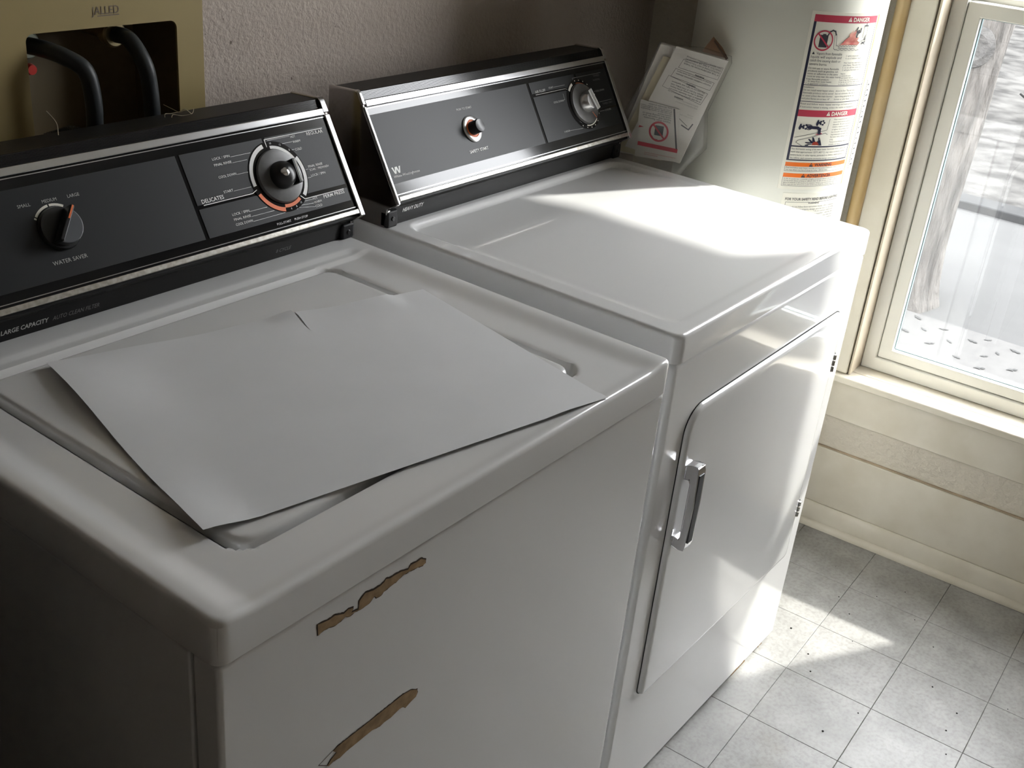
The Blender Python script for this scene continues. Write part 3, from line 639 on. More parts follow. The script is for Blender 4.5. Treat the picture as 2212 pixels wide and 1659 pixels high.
# ------------------------------------------------------------------ dryer
DX0, DX1, DYF, DZ = 0.7541, 1.392, 0.028, 0.8472
dry = empty('clothes_dryer', ((DX0+DX1)/2, 0.34, 0), 'white clothes dryer with silver door handle and black control panel, beside the window', 'clothes dryer')
b = MB(); b.box(DX0+0.012, DX1-0.012, DYF+0.03, 0.645, 0.012, 0.82, 'side_grey'); b.build('cabinet', dry)
box_part('front_panel', (DX0+0.002, DX1-0.002, DYF+0.002, DYF+0.042, 0.004, 0.8052), 'enamel', dry, bevel=0.009, bseg=4)
box_part('side_panel', (DX0+0.003, DX0+0.0115, DYF+0.045, 0.645, 0.006, 0.804), 'enamel', dry, bevel=0.003)
box_part('side_panel', (DX1-0.0115, DX1-0.003, DYF+0.045, 0.645, 0.006, 0.804), 'enamel', dry, bevel=0.003)
box_part('back_panel', (DX0+0.012, DX1-0.012, 0.6455, 0.651, 0.012, 0.82), 'side_grey', dry)
def dryer_h(x, y):
    d = sdr(x, y, DX0+0.030, DX1-0.030, DYF+0.022, 0.524, 0.030); rear = ss(0.36, 0.50, y)
    return -(0.0012+0.0070*rear)*(1-ss(-0.010+0.003*rear, 0.0, d))
enamel_top('top', dry, 'enamel', DX0, DX1, DYF, 0.655, DZ, 0.0405, dryer_h, rc=0.016, re=0.006, step=0.0042)
cd = console(dry, DX0, DX1, DZ-0.0005)
field(cd, [(DX0+0.0075, 0.0300), (1.1375, 0.0300), (1.1375, 0.1335), (DX0+0.0075, 0.1335)])
field(cd, [(1.1445, 0.0300), (1.3775, 0.0300), (1.3775, 0.0610), (1.3250, 0.0610), (1.2790, 0.0790), (1.2480, 0.1075), (1.2400, 0.1085), (1.1445, 0.1085)])
field(cd, [(1.1445, 0.1145), (1.2400, 0.1145), (1.2700, 0.1000), (1.2770, 0.1335), (1.1445, 0.1335)])
field(cd, [(1.2830, 0.0900), (1.3200, 0.0650), (1.3775, 0.0650), (1.3775, 0.1335), (1.2830, 0.1335)])
EC = (1.2785, 0.0790)
b = MB(); b.lathe(PN(*EC, 0.0029), CN, [(0.0455, 0), (0.0455, 0.0006)], 'black_gloss', 48); b.build('dial_ring', cd, smooth=True)
P = Print(PN, 0.0032, split='lettering')
P.poly([(0.7673, 0.0535), (0.7706, 0.0535), (0.7722, 0.0468), (0.7742, 0.0535), (0.7790, 0.0535), (0.7806, 0.0468), (0.7826, 0.0535), (0.7858, 0.0535), (0.7822, 0.0437), (0.7790, 0.0437), (0.7766, 0.0500), (0.7742, 0.0437), (0.7710, 0.0437)], wp)
P.build('logo', cd); P = Print(PN, 0.0032, split='lettering')
P.text('White-Westinghouse', 0.7661, 0.0380, 0.0036, wp, width=0.0560)
P.text('PUSH TO START', 0.9465, 0.1133, 0.0032, wp, width=0.0363); P.text('SAFETY START', 0.9441, 0.0448, 0.0045, wp, width=0.0461, bold=0.02)
P.text('AIR FLUFF', 1.1540, 0.1143, 0.0045, dp, width=0.0294, bold=0.01); P.text('START', 1.1942, 0.1170, 0.0032, dp, width=0.0140); P.text('COOL DOWN', 1.1952, 0.0912, 0.0032, dp, width=0.0288)
P.text('1 HOUR', 1.1979, 0.0385, 0.0032, dp, width=0.0162); P.text('2 HOURS', 1.3373, 0.0578, 0.0032, dp, width=0.0190); P.text('COOL DOWN', 1.3267, 0.0945, 0.0032, dp, width=0.0275)
P.text('TIMED', 1.3330, 0.1215, 0.0038, 'faint_print', width=0.0210); P.text('NORMAL', 1.3300, 0.1145, 0.0032, 'faint_print', width=0.0220); P.text('TIMED DRY', 1.3350, 0.0695, 0.0034, 'faint_print', width=0.0330)
for pts in ([(1.1540, 0.1118), (1.2400, 0.1118), (1.2460, 0.1095)],): P.line(pts, 0.0010, dp)
for pts in ([(1.2095, 0.1184), (1.2420, 0.1184)], [(1.2240, 0.0935), (1.2290, 0.0935)], [(1.2290, 0.0935), (1.2290, 0.1040)], [(1.2150, 0.0400), (1.2542, 0.0380)], [(1.3180, 0.0595), (1.3360, 0.0592)], [(1.3180, 0.0960), (1.3255, 0.0962)], [(1.3180, 0.0960), (1.3200, 0.0840)], [(1.2700, 0.1270), (1.3600, 0.1270)], [(1.2700, 0.1270), (1.2700, 0.1200)], [(1.3260, 0.0760), (1.3680, 0.0760)]):
    P.line(pts, 0.0005, dp)
P.arc(EC, 0.0385, 0.0430, 112, 138, 'cream_print', 0.0006); P.arc(EC, 0.0380, 0.0400, -105, -50, 'cream_print', 0.0006); P.arc(EC, 0.0378, 0.0386, 96, 60, 'orange_print', 0.0006)
for a_ in list(range(95, -40, -16)) + list(range(-55, -140, -17)): P.arc(EC, 0.0420, 0.0438, a_, a_+3, 'cream_print', 0.0006)
P.build('scale_marks', cd)
P = Print(FB, 0.0006, split='lettering'); P.text('HEAVY DUTY', 0.790, 0.8655, 0.0058, wp, width=0.0475, bold=0.025, shear=0.25); P.build('band_lettering', cd)
b = MB(); b.lathe(PN(*EC, 0.0034), CN, [(0.0362, 0), (0.0366, 0.002), (0.0352, 0.0045), (0.0300, 0.0052), (0.02, 0.0054)], 'smoky_plastic', 56); dl = b.build('timer_dial', cd, smooth=True)
b = MB(); hp = [(EC[0]+0.0175*math.cos(R(a)), EC[1]+0.0175*math.sin(R(a))) for a in range(105, 286, 10)]
b.loft([[PN(a, v, 0.0087) for a, v in hp], [PN(EC[0]+(a-EC[0])*0.9, EC[1]+(v-EC[1])*0.9, 0.017) for a, v in hp], [PN(EC[0]+(a-EC[0])*0.6, EC[1]+(v-EC[1])*0.75, 0.0225) for a, v in hp]], 'silver_plastic'); b.build('dial_hub', dl, bevel=0.001)
b = MB(); rot_box(b, EC, 105, -0.019, 0.019, -0.013, 0.000, 0.0087, 0.0255, 'silver_plastic', 0.85); b.build('grip', dl, bevel=0.0015)
b = MB(); rot_box(b, EC, 105, -0.0180, 0.0180, -0.0098, -0.0088, 0.0254, 0.0259, 'white_print'); b.build('grip_line', dl)
b = MB(); rot_box(b, EC, -58, 0.012, 0.034, -0.0004, 0.0004, 0.0086, 0.0090, 'orange_print'); b.build('pointer', dl)
BC = (0.9670, 0.0815)
b = MB(); b.lathe(PN(*BC, 0.0029), CN, [(0.0212, 0), (0.0212, 0.002), (0.0195, 0.003), (0.0148, 0.003), (0.0140, 0.0012)], 'silver_plastic', 40); sb = b.build('start_button', cd, smooth=True)
b = MB(); b.lathe(PN(*BC, 0.0035), CN, [(0.0140, 0), (0.0140, 0.0012), (0.0100, 0.0016)], 'orange_print', 32); b.build('orange_ring', sb, smooth=True)
b = MB(); b.lathe(PN(*BC, 0.0035), CN, [(0.0108, 0), (0.0108, 0.017), (0.0100, 0.0185), (0.0070, 0.0180), (0.002, 0.0175)], 'knob_black', 32); b.build('button', sb, smooth=True)
# door
def FD(x, z, h): return (x, DYF+0.002-h, z)
lp0 = rrect(0.8150, 1.3350, 0.2200, 0.7200, (0.014, 0.014, 0.024, 0.040), 8)
b = MB(); b.prism(rrect(0.8136, 1.3364, 0.2190, 0.7214, (0.015, 0.015, 0.025, 0.041), 8), -0.006, 0.0009, 'gap_shade', FD); b.build('door_gap_shade', dry)  # dark plate painted as the shade in the gap around the door
b = MB()
def ring(ins, h): return [FD(a, v, h) for a, v in shrink(lp0, ins)]
b.loft([ring(0.0, -0.004), ring(0.0, 0.003), ring(0.0012, 0.0058), ring(0.0035, 0.0072), ring(0.008, 0.0078)], 'enamel'); door = b.build('door', dry, smooth=50)
# handle: two arms and an upright grip
def HB(b, x0, x1, h0, h1, z0, z1, m): b.box(x0, x1, z0, z1, h0, h1, m, T=FD)
b = MB(); HX0, HX1 = 0.8250, 0.8440
lp = [(0.0074, 0.6330), (0.018, 0.6360), (0.0265, 0.6350), (0.0290, 0.6270), (0.0300, 0.5750), (0.0290, 0.5080), (0.0262, 0.5000), (0.020, 0.4985), (0.0074, 0.4995), (0.0074, 0.5155), (0.0165, 0.5150), (0.0185, 0.5200), (0.0185, 0.6080), (0.0160, 0.6130), (0.0074, 0.6120)]
n_ = len(lp); V = [FD(x, z, h) for x in (HX0, HX1) for h, z in lp]
tri = tessellate_polygon([[Vector((p[0], p[1], 0)) for p in lp]])
b.add(V, [tuple(t) for t in tri] + [tuple(n_+i for i in reversed(t)) for t in tri] + [(i, (i+1) % n_, n_+(i+1) % n_, n_+i) for i in range(n_)], 'chrome')
hd = b.build('handle', door, bevel=0.0012)
b = MB(); HB(b, HX0+0.003, HX1-0.003, 0.0284, 0.0304, 0.512, 0.624, 'knob_face'); b.build('dark_inlay', hd)
b = MB(); b.box(HX0+0.0025, HX1-0.0025, 0.6350, 0.6363, 0.0195, 0.0255, 'silver_plastic', T=FD); b.build('grey_inlay', hd)
b = MB(); HB(b, 0.8180, 0.8210, 0.0076, 0.009, 0.512, 0.530, 'chrome'); b.build('catch_plate', door, bevel=0.0005)
for z0 in (0.603, 0.306):
    b = MB(); b.box(1.3315, 1.3405, z0, z0+0.036, 0.001, 0.0065, 'black_plastic', T=FD); hg = b.build('hinge', dry, bevel=0.0006)
    for k in range(3):
        b = MB(); b.cyl(FD(1.3365, z0+0.002+k*0.011, 0.0075), FD(1.3365, z0+0.0115+k*0.011, 0.0075), 0.0028, 'worn_chrome', 12); b.build('knuckle', hg, smooth=True)
# rust along the foot of the front
for k, (x0, x1, hh) in enumerate(((1.205, 1.262, 0.006), (1.315, 1.335, 0.005))):
    pts = [(x0, 0.0045)] + [(x1-(x1-x0)*0, 0.0045)] + [(x1-(x1-x0)*i/9, 0.0045+hh*random.uniform(0.2, 1.0)) for i in range(10)]
    P = Print(lambda x, z, h: (x, DYF+0.0020-h, z+0.004), 0.0004); P.poly(pts, 'rust_spot'); P.build('rust_patch', dry)

# ------------------------------------------------------------------ water heater
HC = Vector((1.655, 0.362, 0)); HR = 0.172
wh = empty('water_heater', (HC.x, HC.y, 0), 'tall beige cylindrical water heater with danger stickers, standing between dryer and window', 'water heater')
b = MB(); b.lathe((HC.x, HC.y, 0.045), (0, 0, 1), [(HR-0.006, 0), (HR, 0.004), (HR, 1.475), (HR-0.004, 1.488), (HR-0.03, 1.495)], 'tank_enamel', 96); b.build('jacket', wh, smooth=30)
b = MB(); b.lathe((HC.x, HC.y, 0.0008), (0, 0, 1), [(HR-0.02, 0), (HR-0.02, 0.044)], 'tank_base', 48); b.build('base_ring', wh, smooth=30)
b = MB(); b.lathe((HC.x, HC.y, 1.541), (0, 0, 1), [(0.05, 0), (0.05, 0.03), (0.04, 0.06), (0.04, 0.75)], 'pale_metal', 32); b.build('flue_pipe', wh, smooth=30)
for dx in (-0.09, 0.09):
    b = MB(); b.cyl((HC.x+dx, HC.y+0.02, 1.538), (HC.x+dx, HC.y+0.02, 2.39), 0.011, 'brass', 16); b.build('water_pipe', wh, smooth=30)
A0 = 241.0
def TK(a, z, h):      # a metres along the jacket from the label axis, z height
    t = R(A0)+a/HR; r = HR+h; return (HC.x+r*math.cos(t), HC.y+r*math.sin(t), z)
LW = 0.075
def sticker(name, a0, a1, z0, z1, m, h0=0.0002, h1=0.0006, n=24, skew=0.0):
    b = MB(); rings = []
    for i in range(n+1):
        a = a0+(a1-a0)*i/n; rings.append([TK(a, z0, h0), TK(a, z0, h1), TK(a, z1, h1), TK(a, z1, h0)])
    b.loft(rings, m); return b.build(name, wh, smooth=30)
st = sticker('danger_sticker', -LW, LW, 0.833, 1.150, 'label_paper')
P = Print(TK, 0.0008)
def banner(z0, z1, m, t, tm, a_c=0.026, cap=0.0068):
    P.rect(-LW+0.006, LW-0.005, z0, z1, m, n=24); P.text(t, a_c, (z0+z1)/2-cap/2, cap, tm, align='c', bold=0.025, lift=0.0004)
    V, F = glyphs(t, 0.025); wd = (max(v[0] for v in V)-min(v[0] for v in V))*cap/CAP; c = a_c-wd/2-0.007; zz = (z0+z1)/2
    P.poly([(c-0.0042, zz-0.0034), (c+0.0042, zz-0.0034), (c, zz+0.0042)], tm, 0.0004); P.rect(c-0.0005, c+0.0005, zz-0.0012, zz+0.0018, m, 0.0006)
banner(1.1325, 1.1445, 'label_red', 'DANGER', 'label_paper'); banner(0.9680, 0.9800, 'label_red', 'DANGER', 'label_paper', 0.022)
P.rect(-LW+0.006, -LW+0.0105, 0.8890, 1.1325, 'label_navy', n=2)
nv = 'label_navy'
for z in (1.0235, 0.9945): P.rect(-LW+0.0105, LW-0.006, z, z+0.0010, nv, n=20)
P.rect(-LW+0.0105, LW-0.006, 0.9125, 0.9148, nv, n=20); P.rect(-LW+0.006, LW-0.006, 0.8872, 0.8892, nv, n=20); P.rect(LW-0.0075, LW-0.006, 0.8880, 0.9140, nv)
P.rect(LW-0.0065, LW-0.0055, 0.9130, 1.1325, nv)
def para(lines, a, z, cap, lead, wd=None, bold=0.0, m='ink'):
    for i, t in enumerate(lines):
        if t: P.text(t, a, z-i*lead, cap, m, width=(wd if wd and i < len(lines)-1 and len(t) > 14 else None), bold=bold, lift=0.0003)
cl, cr_ = -LW+0.0125, 0.000
P.poly([(cl+0.001, 1.0775), (cl+0.006, 1.0775), (cl+0.0035, 1.0822)], 'ink', 0.0003)
P.text('Vapors from flammable', cl+0.009, 1.0775, 0.0042, 'ink', width=0.050, lift=0.0003)
para(['liquids will explode and', 'catch fire causing death or', 'severe burns.'], cl, 1.0713, 0.0042, 0.0062, 0.059)
para(['Do not use or store flammable', 'products such as gasoline, sol-', 'vents or adhesives in the same', 'room or area near the water heater.'], cl, 1.0522, 0.0031, 0.0047, 0.059)
para(['Keep flammable products:', '1. far away from water heater.', '2. in approved containers.'], cl, 1.0335, 0.0028, 0.0040)
para(['3. tightly closed and', "4. out of children's reach."], cr_+0.006, 1.0755, 0.0026, 0.0045)
para(['Water heater has a main burner and', 'pilot flame. The pilot flame:', '1. is on all the time and', '2. will ignite flammable vapors.'], cr_+0.004, 1.0635, 0.0026, 0.0042, 0.048)
para(['Vapors:', '1. cannot be seen.', '2. are heavier than air.', '3. go a long way on the floor and', '4. can be carried from other rooms', '   to the pilot flame by air currents.'], cr_+0.002, 1.0445, 0.0025, 0.0037, None)
para(['Installation:', 'Do not install water heater where', 'flammable products will be stored', 'or used unless the main burner', 'and pilot flames are at least 18"'], cl-0.001, 1.0190, 0.0029, 0.0050, 0.059)
para(['above the floor. This will reduce,', 'but not eliminate, the risk of', 'vapors being ignited by the main', 'burner or pilot flame.'], cr_, 1.0140, 0.0030, 0.0050, 0.050)
para(['Read and follow water heater warnings and instructions.', 'If instruction manual is missing, contact the retailer or manufacturer.'], cl-0.001, 0.9895, 0.0030, 0.0055, 0.115)
para(['Water temperature over 125°F can', 'cause severe burns instantly or', 'death from scalds.', 'Children, disabled and elderly are', 'at highest risk of being scalded.', 'See instruction manual before set-', 'ting temperature at water heater.', 'Feel water before bathing or show-', 'ering.', 'Temperature limiting valves are', 'available, see manual.'], 0.010, 0.9625, 0.0025, 0.0046, 0.050)
para(['Any thermostat setting of the water heater thermostat which is above the', 'mark that approximates 120°F (48.9°C), may cause accidental scalding,', 'severe burns, or other injuries, particularly to children, elderly persons or', 'the infirm, and consume excessive energy unnecessarily.'], cl-0.001, 0.9075, 0.0031, 0.0056, 0.122)
banner(0.8762, 0.8838, 'label_orange', 'WARNING', 'ink', 0.008, 0.0056)
para(['Read and follow water heater warnings and instructions. If instruction manual is missing,', 'you may obtain one free of charge by calling 1-800-621-5622.'], cl-0.004, 0.8728, 0.0024, 0.0040, 0.126)
P.line([(-LW+0.0063, 0.8762), (-LW+0.0063, 0.8672)], 0.0005, 'ink'); P.rect(-LW+0.006, LW-0.006, 0.8670, 0.8675, 'ink', n=16); P.line([(-LW+0.0063, 0.8560), (-LW+0.0063, 0.8392)], 0.0005, 'ink'); P.rect(-LW+0.006, LW-0.006, 0.8390, 0.8395, 'ink', n=16)
banner(0.8556, 0.8632, 'label_orange', 'ADVERTENCIA', 'ink', 0.004, 0.0056)
para(['Si Ud. no puede leer o entender el inglés y si necesita obtener información en español,', 'Ud. hay puede obtener al llamar al 1-800-621-5622. No debe de tratar de instalar el calentador de', 'agua si no entiende la información en las etiquetas y manual y si no entiende puede resultar en daños', 'favor copia de esta advertencia puede resultar en la MUERTE o lesiones corporales.'], cl-0.004, 0.8520, 0.0023, 0.0036, 0.126)
# pictograms
ic = (-0.0455, 1.1015)
P.rect(ic[0]-0.0075, ic[0]+0.0075, ic[1]-0.0115, ic[1]+0.0095, 'ink', 0.0002); P.rect(ic[0]-0.003, ic[0]+0.003, ic[1]+0.0095, ic[1]+0.0112, 'ink', 0.0002)
P.arc(ic, 0.0152, 0.0176, 0, 360, 'label_red', 0.0005, 40); P.line([(ic[0]-0.0115, ic[1]+0.0115), (ic[0]+0.0115, ic[1]-0.0115)], 0.0026, 'label_red', 0.0006)
P.line([(ic[0]+0.0065, ic[1]+0.0095), (ic[0]+0.0090, ic[1]+0.0150), (ic[0]+0.0140, ic[1]+0.0180), (ic[0]+0.0190, ic[1]+0.0165), (ic[0]+0.0215, ic[1]+0.0110)], 0.0024, 'ink', 0.0003)
P.line([(ic[0]+0.0225, ic[1]+0.0120), (ic[0]+0.0260, ic[1]-0.0080)], 0.0007, 'ink', 0.0003); P.line([(ic[0]+0.0195, ic[1]+0.0100), (ic[0]+0.0215, ic[1]-0.0125), (ic[0]+0.025, ic[1]-0.0145)], 0.0007, 'ink', 0.0003)
wav = [(ic[0]+0.0260+0.045*i/24, ic[1]-0.0080+0.0009*math.sin(i*1.9)) for i in range(25)] + [(ic[0]+0.080, ic[1]+0.001), (ic[0]+0.090, ic[1]+0.004)]
P.line(wav, 0.0006, 'ink', 0.0003); P.line([(ic[0]+0.0250+0.053*i/24, ic[1]-0.0148+0.0009*math.sin(i*1.7)) for i in range(25)], 0.0006, 'ink', 0.0003)
P.text('Flammable Vapors', ic[0]+0.031, ic[1]-0.0130, 0.0030, 'ink', width=0.036)
fl = [(0.0, 0), (0.006, 0.004), (0.012, 0.011), (0.018, 0.0145), (0.0165, 0.0175), (0.0245, 0.0260), (0.0215, 0.0190), (0.028, 0.0245), (0.0255, 0.0185), (0.031, 0.0265), (0.0300, 0.0170), (0.034, 0.0120), (0.040, 0.0135), (0.037, 0.0080), (0.043, 0.0045), (0.040, 0)]
P.poly([(ic[0]+0.032+a, ic[1]-0.0060+z) for a, z in fl], 'flame_red', 0.0010)
mx, mz = ic[0]+0.0690, ic[1]+0.0175
P.arc((mx, mz), 0, 0.0026, 0, 360, 'ink', 0.0005, 14)
for pts in ([(mx, mz-0.002), (mx-0.003, mz-0.0095)], [(mx-0.003, mz-0.0090), (mx-0.0045, mz-0.0140)], [(mx-0.003, mz-0.0090), (mx+0.001, mz-0.0135)], [(mx-0.001, mz-0.0035), (mx-0.0055, mz+0.0010), (mx-0.0035, mz+0.0060)], [(mx, mz-0.0035), (mx+0.0045, mz-0.001), (mx+0.0050, mz+0.0045)]): P.line(pts, 0.0024, 'ink', 0.0005)
hx = ic[0]+0.0868
P.line([(hx-0.0045, ic[1]+0.006), (hx-0.0045, ic[1]+0.026), (hx+0.0045, ic[1]+0.026), (hx+0.0045, ic[1]+0.000)], 0.0007, 'ink', 0.0003); P.rect(hx-0.0055, hx+0.0055, ic[1]+0.026, ic[1]+0.0275, 'ink', 0.0003); P.rect(hx-0.0008, hx+0.0008, ic[1]+0.0275, ic[1]+0.031, 'ink', 0.0003)
P.poly([(hx+0.001, ic[1]+0.0015), (hx+0.0035, ic[1]+0.0015), (hx+0.0030, ic[1]+0.0110), (hx+0.0018, ic[1]+0.0110)], 'ink', 0.0003); P.line([(hx-0.004, ic[1]-0.004), (hx+0.004, ic[1]-0.001)], 0.0018, 'ink', 0.0003); P.line([(hx-0.004, ic[1]-0.001), (hx+0.004, ic[1]-0.005)], 0.0014, 'ink', 0.0003)
# tap, tub and scalded hand
P.M = lambda a, z, h: TK(a, 0.966-(0.966-z)*0.82, h)
def tapwheel(a, z):
    P.poly([(a-0.0085, z-0.003), (a-0.0065, z+0.006), (a-0.004, z+0.0065), (a-0.0025, z), (a-0.0045, z-0.0065), (a-0.007, z-0.007)], 'label_navy', 0.0003)
    for q in range(5): P.arc((a+0.004+0.004*math.cos(R(q*72)), z+0.0042*math.sin(R(q*72))), 0, 0.0022, 0, 360, 'label_navy', 0.0003, 10)
    P.arc((a+0.004, z), 0, 0.0024, 0, 360, 'label_paper', 0.0005, 10); P.rect(a-0.003, a+0.002, z-0.002, z+0.002, 'label_navy', 0.0003)
tapwheel(-0.050, 0.9460); tapwheel(-0.018, 0.9560)
P.arc((-0.0385, 0.9455), 0.0048, 0.0062, 0, 360, 'label_navy', 0.0004, 24); P.arc((-0.0375, 0.9455), 0, 0.0040, 0, 360, 'label_navy', 0.0005, 20)
P.line([(-0.038, 0.9455), (-0.022, 0.9445), (-0.0175, 0.9420), (-0.0165, 0.9330)], 0.0062, 'label_navy', 0.0004)
P.line([(-0.062, 0.9215), (-0.001, 0.9400)], 0.0008, 'ink', 0.0003); P.line([(-0.001, 0.9400), (0.001, 0.9640)], 0.0008, 'ink', 0.0003)
P.line([(-0.046, 0.9040), (-0.058, 0.9110), (-0.055, 0.9160), (-0.003, 0.9330), (0.002, 0.9300)], 0.0008, 'ink', 0.0003)
P.poly([(-0.024, 0.9300), (-0.014, 0.9345), (-0.010, 0.9320), (-0.016, 0.9285)], 'label_red', 0.0004)
for k in range(4): P.line([(-0.022+k*0.0028, 0.9300), (-0.0235+k*0.003, 0.9230), (-0.021+k*0.0028, 0.9170)], 0.0006, 'side_grey', 0.0004)
P.poly([(-0.040, 0.9040), (-0.006, 0.9050), (-0.010, 0.9160), (-0.0135, 0.9235), (-0.0160, 0.9225), (-0.0150, 0.9150), (-0.0200, 0.9130), (-0.0260, 0.9240), (-0.0285, 0.9235), (-0.0265, 0.9140), (-0.034, 0.9205), (-0.036, 0.9190), (-0.030, 0.9120), (-0.040, 0.9125), (-0.0405, 0.9105), (-0.030, 0.9085), (-0.039, 0.9065)], 'label_navy', 0.0003)
P.poly([(-0.027, 0.9060), (-0.012, 0.9065), (-0.016, 0.9130), (-0.0205, 0.9140), (-0.025, 0.9125)], 'hand_red', 0.0005)
P.M = TK; P.build('sticker_print', st)
# torn yellowed edge
b = MB(); zs = [0.836+0.31*i/22 for i in range(23)]
for k in range(22):
    w0, w1 = (0.0015+0.005*abs(noise.noise((z*31, 0.3, 1.7))) for z in (zs[k], zs[k+1]))
    b.add([TK(LW-0.001, zs[k], 0.0007), TK(LW+w0, zs[k], 0.0007), TK(LW+w1, zs[k+1], 0.0007), TK(LW-0.001, zs[k+1], 0.0007)], [(0, 1, 2, 3)], 'tape_yellow')
b.build('torn_edge', st)
s2 = sticker('lighting_sticker', -0.062, 0.080, 0.62, 0.826, 'label_paper'); P = Print(TK, 0.0008)
P.text('FOR YOUR SAFETY READ BEFORE LIGHTING', -0.056, 0.8120, 0.0046, 'ink', width=0.125, bold=0.02); P.text('WARNING', 0.005, 0.8050, 0.0036, 'ink', align='c', bold=0.02)
P.line([(-0.054, 0.760), (-0.054, 0.8085), (-0.006, 0.8085)], 0.0006, 'ink'); P.line([(0.016, 0.8085), (0.070, 0.8085)], 0.0006, 'ink')
para(['If you do not follow these instructions exactly, a fire or explosion', 'may result causing property damage, personal injury or loss of life.'], -0.051, 0.7985, 0.0029, 0.0050, 0.112)
para(['which must be lighted by', 'these instructions.', 'exactly. Before operating', 'smell around the appliance'], -0.051, 0.7850, 0.0028, 0.0048, 0.045)
para(['* If you cannot reach your', 'gas supplier, call the fire', 'department. Use only your', 'hand to turn the control', 'knob. Never use tools.', 'Do not use this appliance'], 0.008, 0.7890, 0.0028, 0.0050, 0.055)
P.build('sticker_print', s2)
s3 = sticker('narrow_sticker', 0.094, 0.118, 0.86, 1.03, 'label_paper'); P = Print(TK, 0.0008)
for k in range(16): P.rect(0.098, 0.098+random.uniform(0.006, 0.014), 0.868+k*0.010, 0.8705+k*0.010, 'ink')
P.build('sticker_print', s3)

# pipe beside the heater
b = MB(); pc_ = WL(-0.212, 0.004, 0); b.cyl((pc_[0], pc_[1], 0.001), (pc_[0], pc_[1], 2.399), 0.0135, 'pipe_paint', 24); gp = b.build('gas_pipe', smooth=30); tag(gp, 'tan painted vertical pipe on the wall between water heater and window', 'pipe')
b = MB(); b.lathe((pc_[0], pc_[1], 1.158), (0, 0, 1), [(0.0137, 0), (0.0175, 0.002), (0.0175, 0.035), (0.0137, 0.037)], 'pipe_paint', 24); b.build('coupling', gp, smooth=30)

# ------------------------------------------------------------------ bag of manuals
GC = Vector((1.440, 0.474, 0)); GH = Vector((0.25, -0.968, 0)).normalized(); GN = Vector((-0.968, -0.25, 0)).normalized()
def BG(a, z, h): p = GC+GH*a+GN*h; return (p.x, p.y, z)
def slab(name, pts, h0, h1, m, label, cat, wav=0.0):
    b = MB(); n = 10; Lp = []
    for i in range(4):
        p, q = pts[i], pts[(i+1) % 4]
        for k in range(n): t = k/n; Lp.append((p[0]+(q[0]-p[0])*t, p[1]+(q[1]-p[1])*t))
    def hh(h, a, z): return h+wav*math.sin((a*1.3+z)*70)
    b.loft([[BG(a, z, hh(h0, a, z)) for a, z in Lp], [BG(a, z, hh(h1, a, z)) for a, z in Lp]], m); o = b.build(name); return tag(o, label, cat)
# corners: bl, br, tr, tl
slab('booklet', [(-0.090, 0.845), (0.000, 0.845), (0.020, 1.053), (-0.0293, 1.0548)], -0.0150, -0.0075, 'booklet_white', 'white booklet with curled pages at the back of the clear bag', 'booklet', 0.0010)
slab('booklet', [(-0.086, 0.850), (0.004, 0.846), (0.020, 1.033), (-0.0200, 1.0352)], -0.0070, -0.0015, 'booklet_yellow', 'cream booklet in the clear bag, left of the printed manual', 'booklet')
mn = slab('manual', [(-0.066, 0.862), (0.043, 0.850), (0.1010, 1.0480), (0.0037, 1.0580)], 0.0005, 0.0068, 'booklet_white', 'white printed manual with upside-down warning text inside the clear bag', 'booklet')
up = Vector((0.0037+0.055, 1.058-0.875)).normalized(); ANG = -math.degrees(math.atan2(up.x, up.y))*0.55
P = Print(BG, 0.0073)
def inv(t, a, z, cap, wd, rot=ANG, m='ink', bold=0.0): P.text(t, a, z, cap, m, width=wd, rot=180+rot, bold=bold)
def block(lines, ar, zt_, lead, cap, wd, rot=ANG, m='ink', jitter=0.0):      # ar, zt_: bottom-right start of first (upside-down) line, later lines climb
    for i, t in enumerate(lines):
        dx, dz = math.cos(R(rot)), math.sin(R(rot)); inv(t, ar+i*lead*math.sin(R(-rot))*1.6, zt_+i*lead, cap, wd*(0.97 if len(t) > 16 else 0.4), rot, m)
def pbox(p):
    P.line(p+[p[0]], 0.0005, 'ink')
pbox([(0.0135, 1.0225), (0.0880, 1.0125), (0.0945, 1.0345), (0.0210, 1.0385)])
block(['IF THE INFORMATION IN THESE', 'INSTRUCTIONS IS NOT FOLLOWED', 'EXACTLY, A FIRE OR EXPLOSION', 'MAY RESULT CAUSING DAMAGE'], 0.0885, 1.0215, 0.0042, 0.0026, 0.069)
inv('WARNING', 0.0640, 1.0125, 0.0030, 0.018, bold=0.02)
pbox([(0.0020, 1.0050), (0.0770, 0.9915), (0.0830, 1.0060), (0.0090, 1.0200)])
block(['Improper installation, adjustment, alteration', 'service or maintenance can cause injury'], 0.0770, 1.0010, 0.0045, 0.0026, 0.069)
inv('WARNING', 0.0510, 0.9945, 0.0030, 0.018, bold=0.02)
pbox([(-0.0110, 0.9850), (0.0645, 0.9635), (0.0745, 0.9850), (-0.0020, 1.0060)])
block(['or any other appliance. Do not store or use', 'gasoline or other flammable vapors and', 'liquids in the vicinity of this heater', 'WHAT TO DO IF YOU SMELL GAS', 'Do not try to light any appliance'], 0.0640, 0.9690, 0.0044, 0.0026, 0.066)
inv('WARNING', 0.0320, 0.9685, 0.0030, 0.018, bold=0.02)
block(['READ THIS MANUAL CAREFULLY', 'before operating the heater.'], 0.0600, 0.9560, 0.0040, 0.0025, 0.044, m='side_grey')
block(['Keep for future reference', 'with the heater'], 0.0540, 0.9370, 0.0040, 0.0025, 0.030, m='side_grey')
P.line([(0.036, 0.921), (0.050, 0.915), (0.056, 0.926)], 0.0022, 'ink'); P.line([(0.030, 0.932), (0.046, 0.921)], 0.0010, 'ink')
P.build('printing', mn)
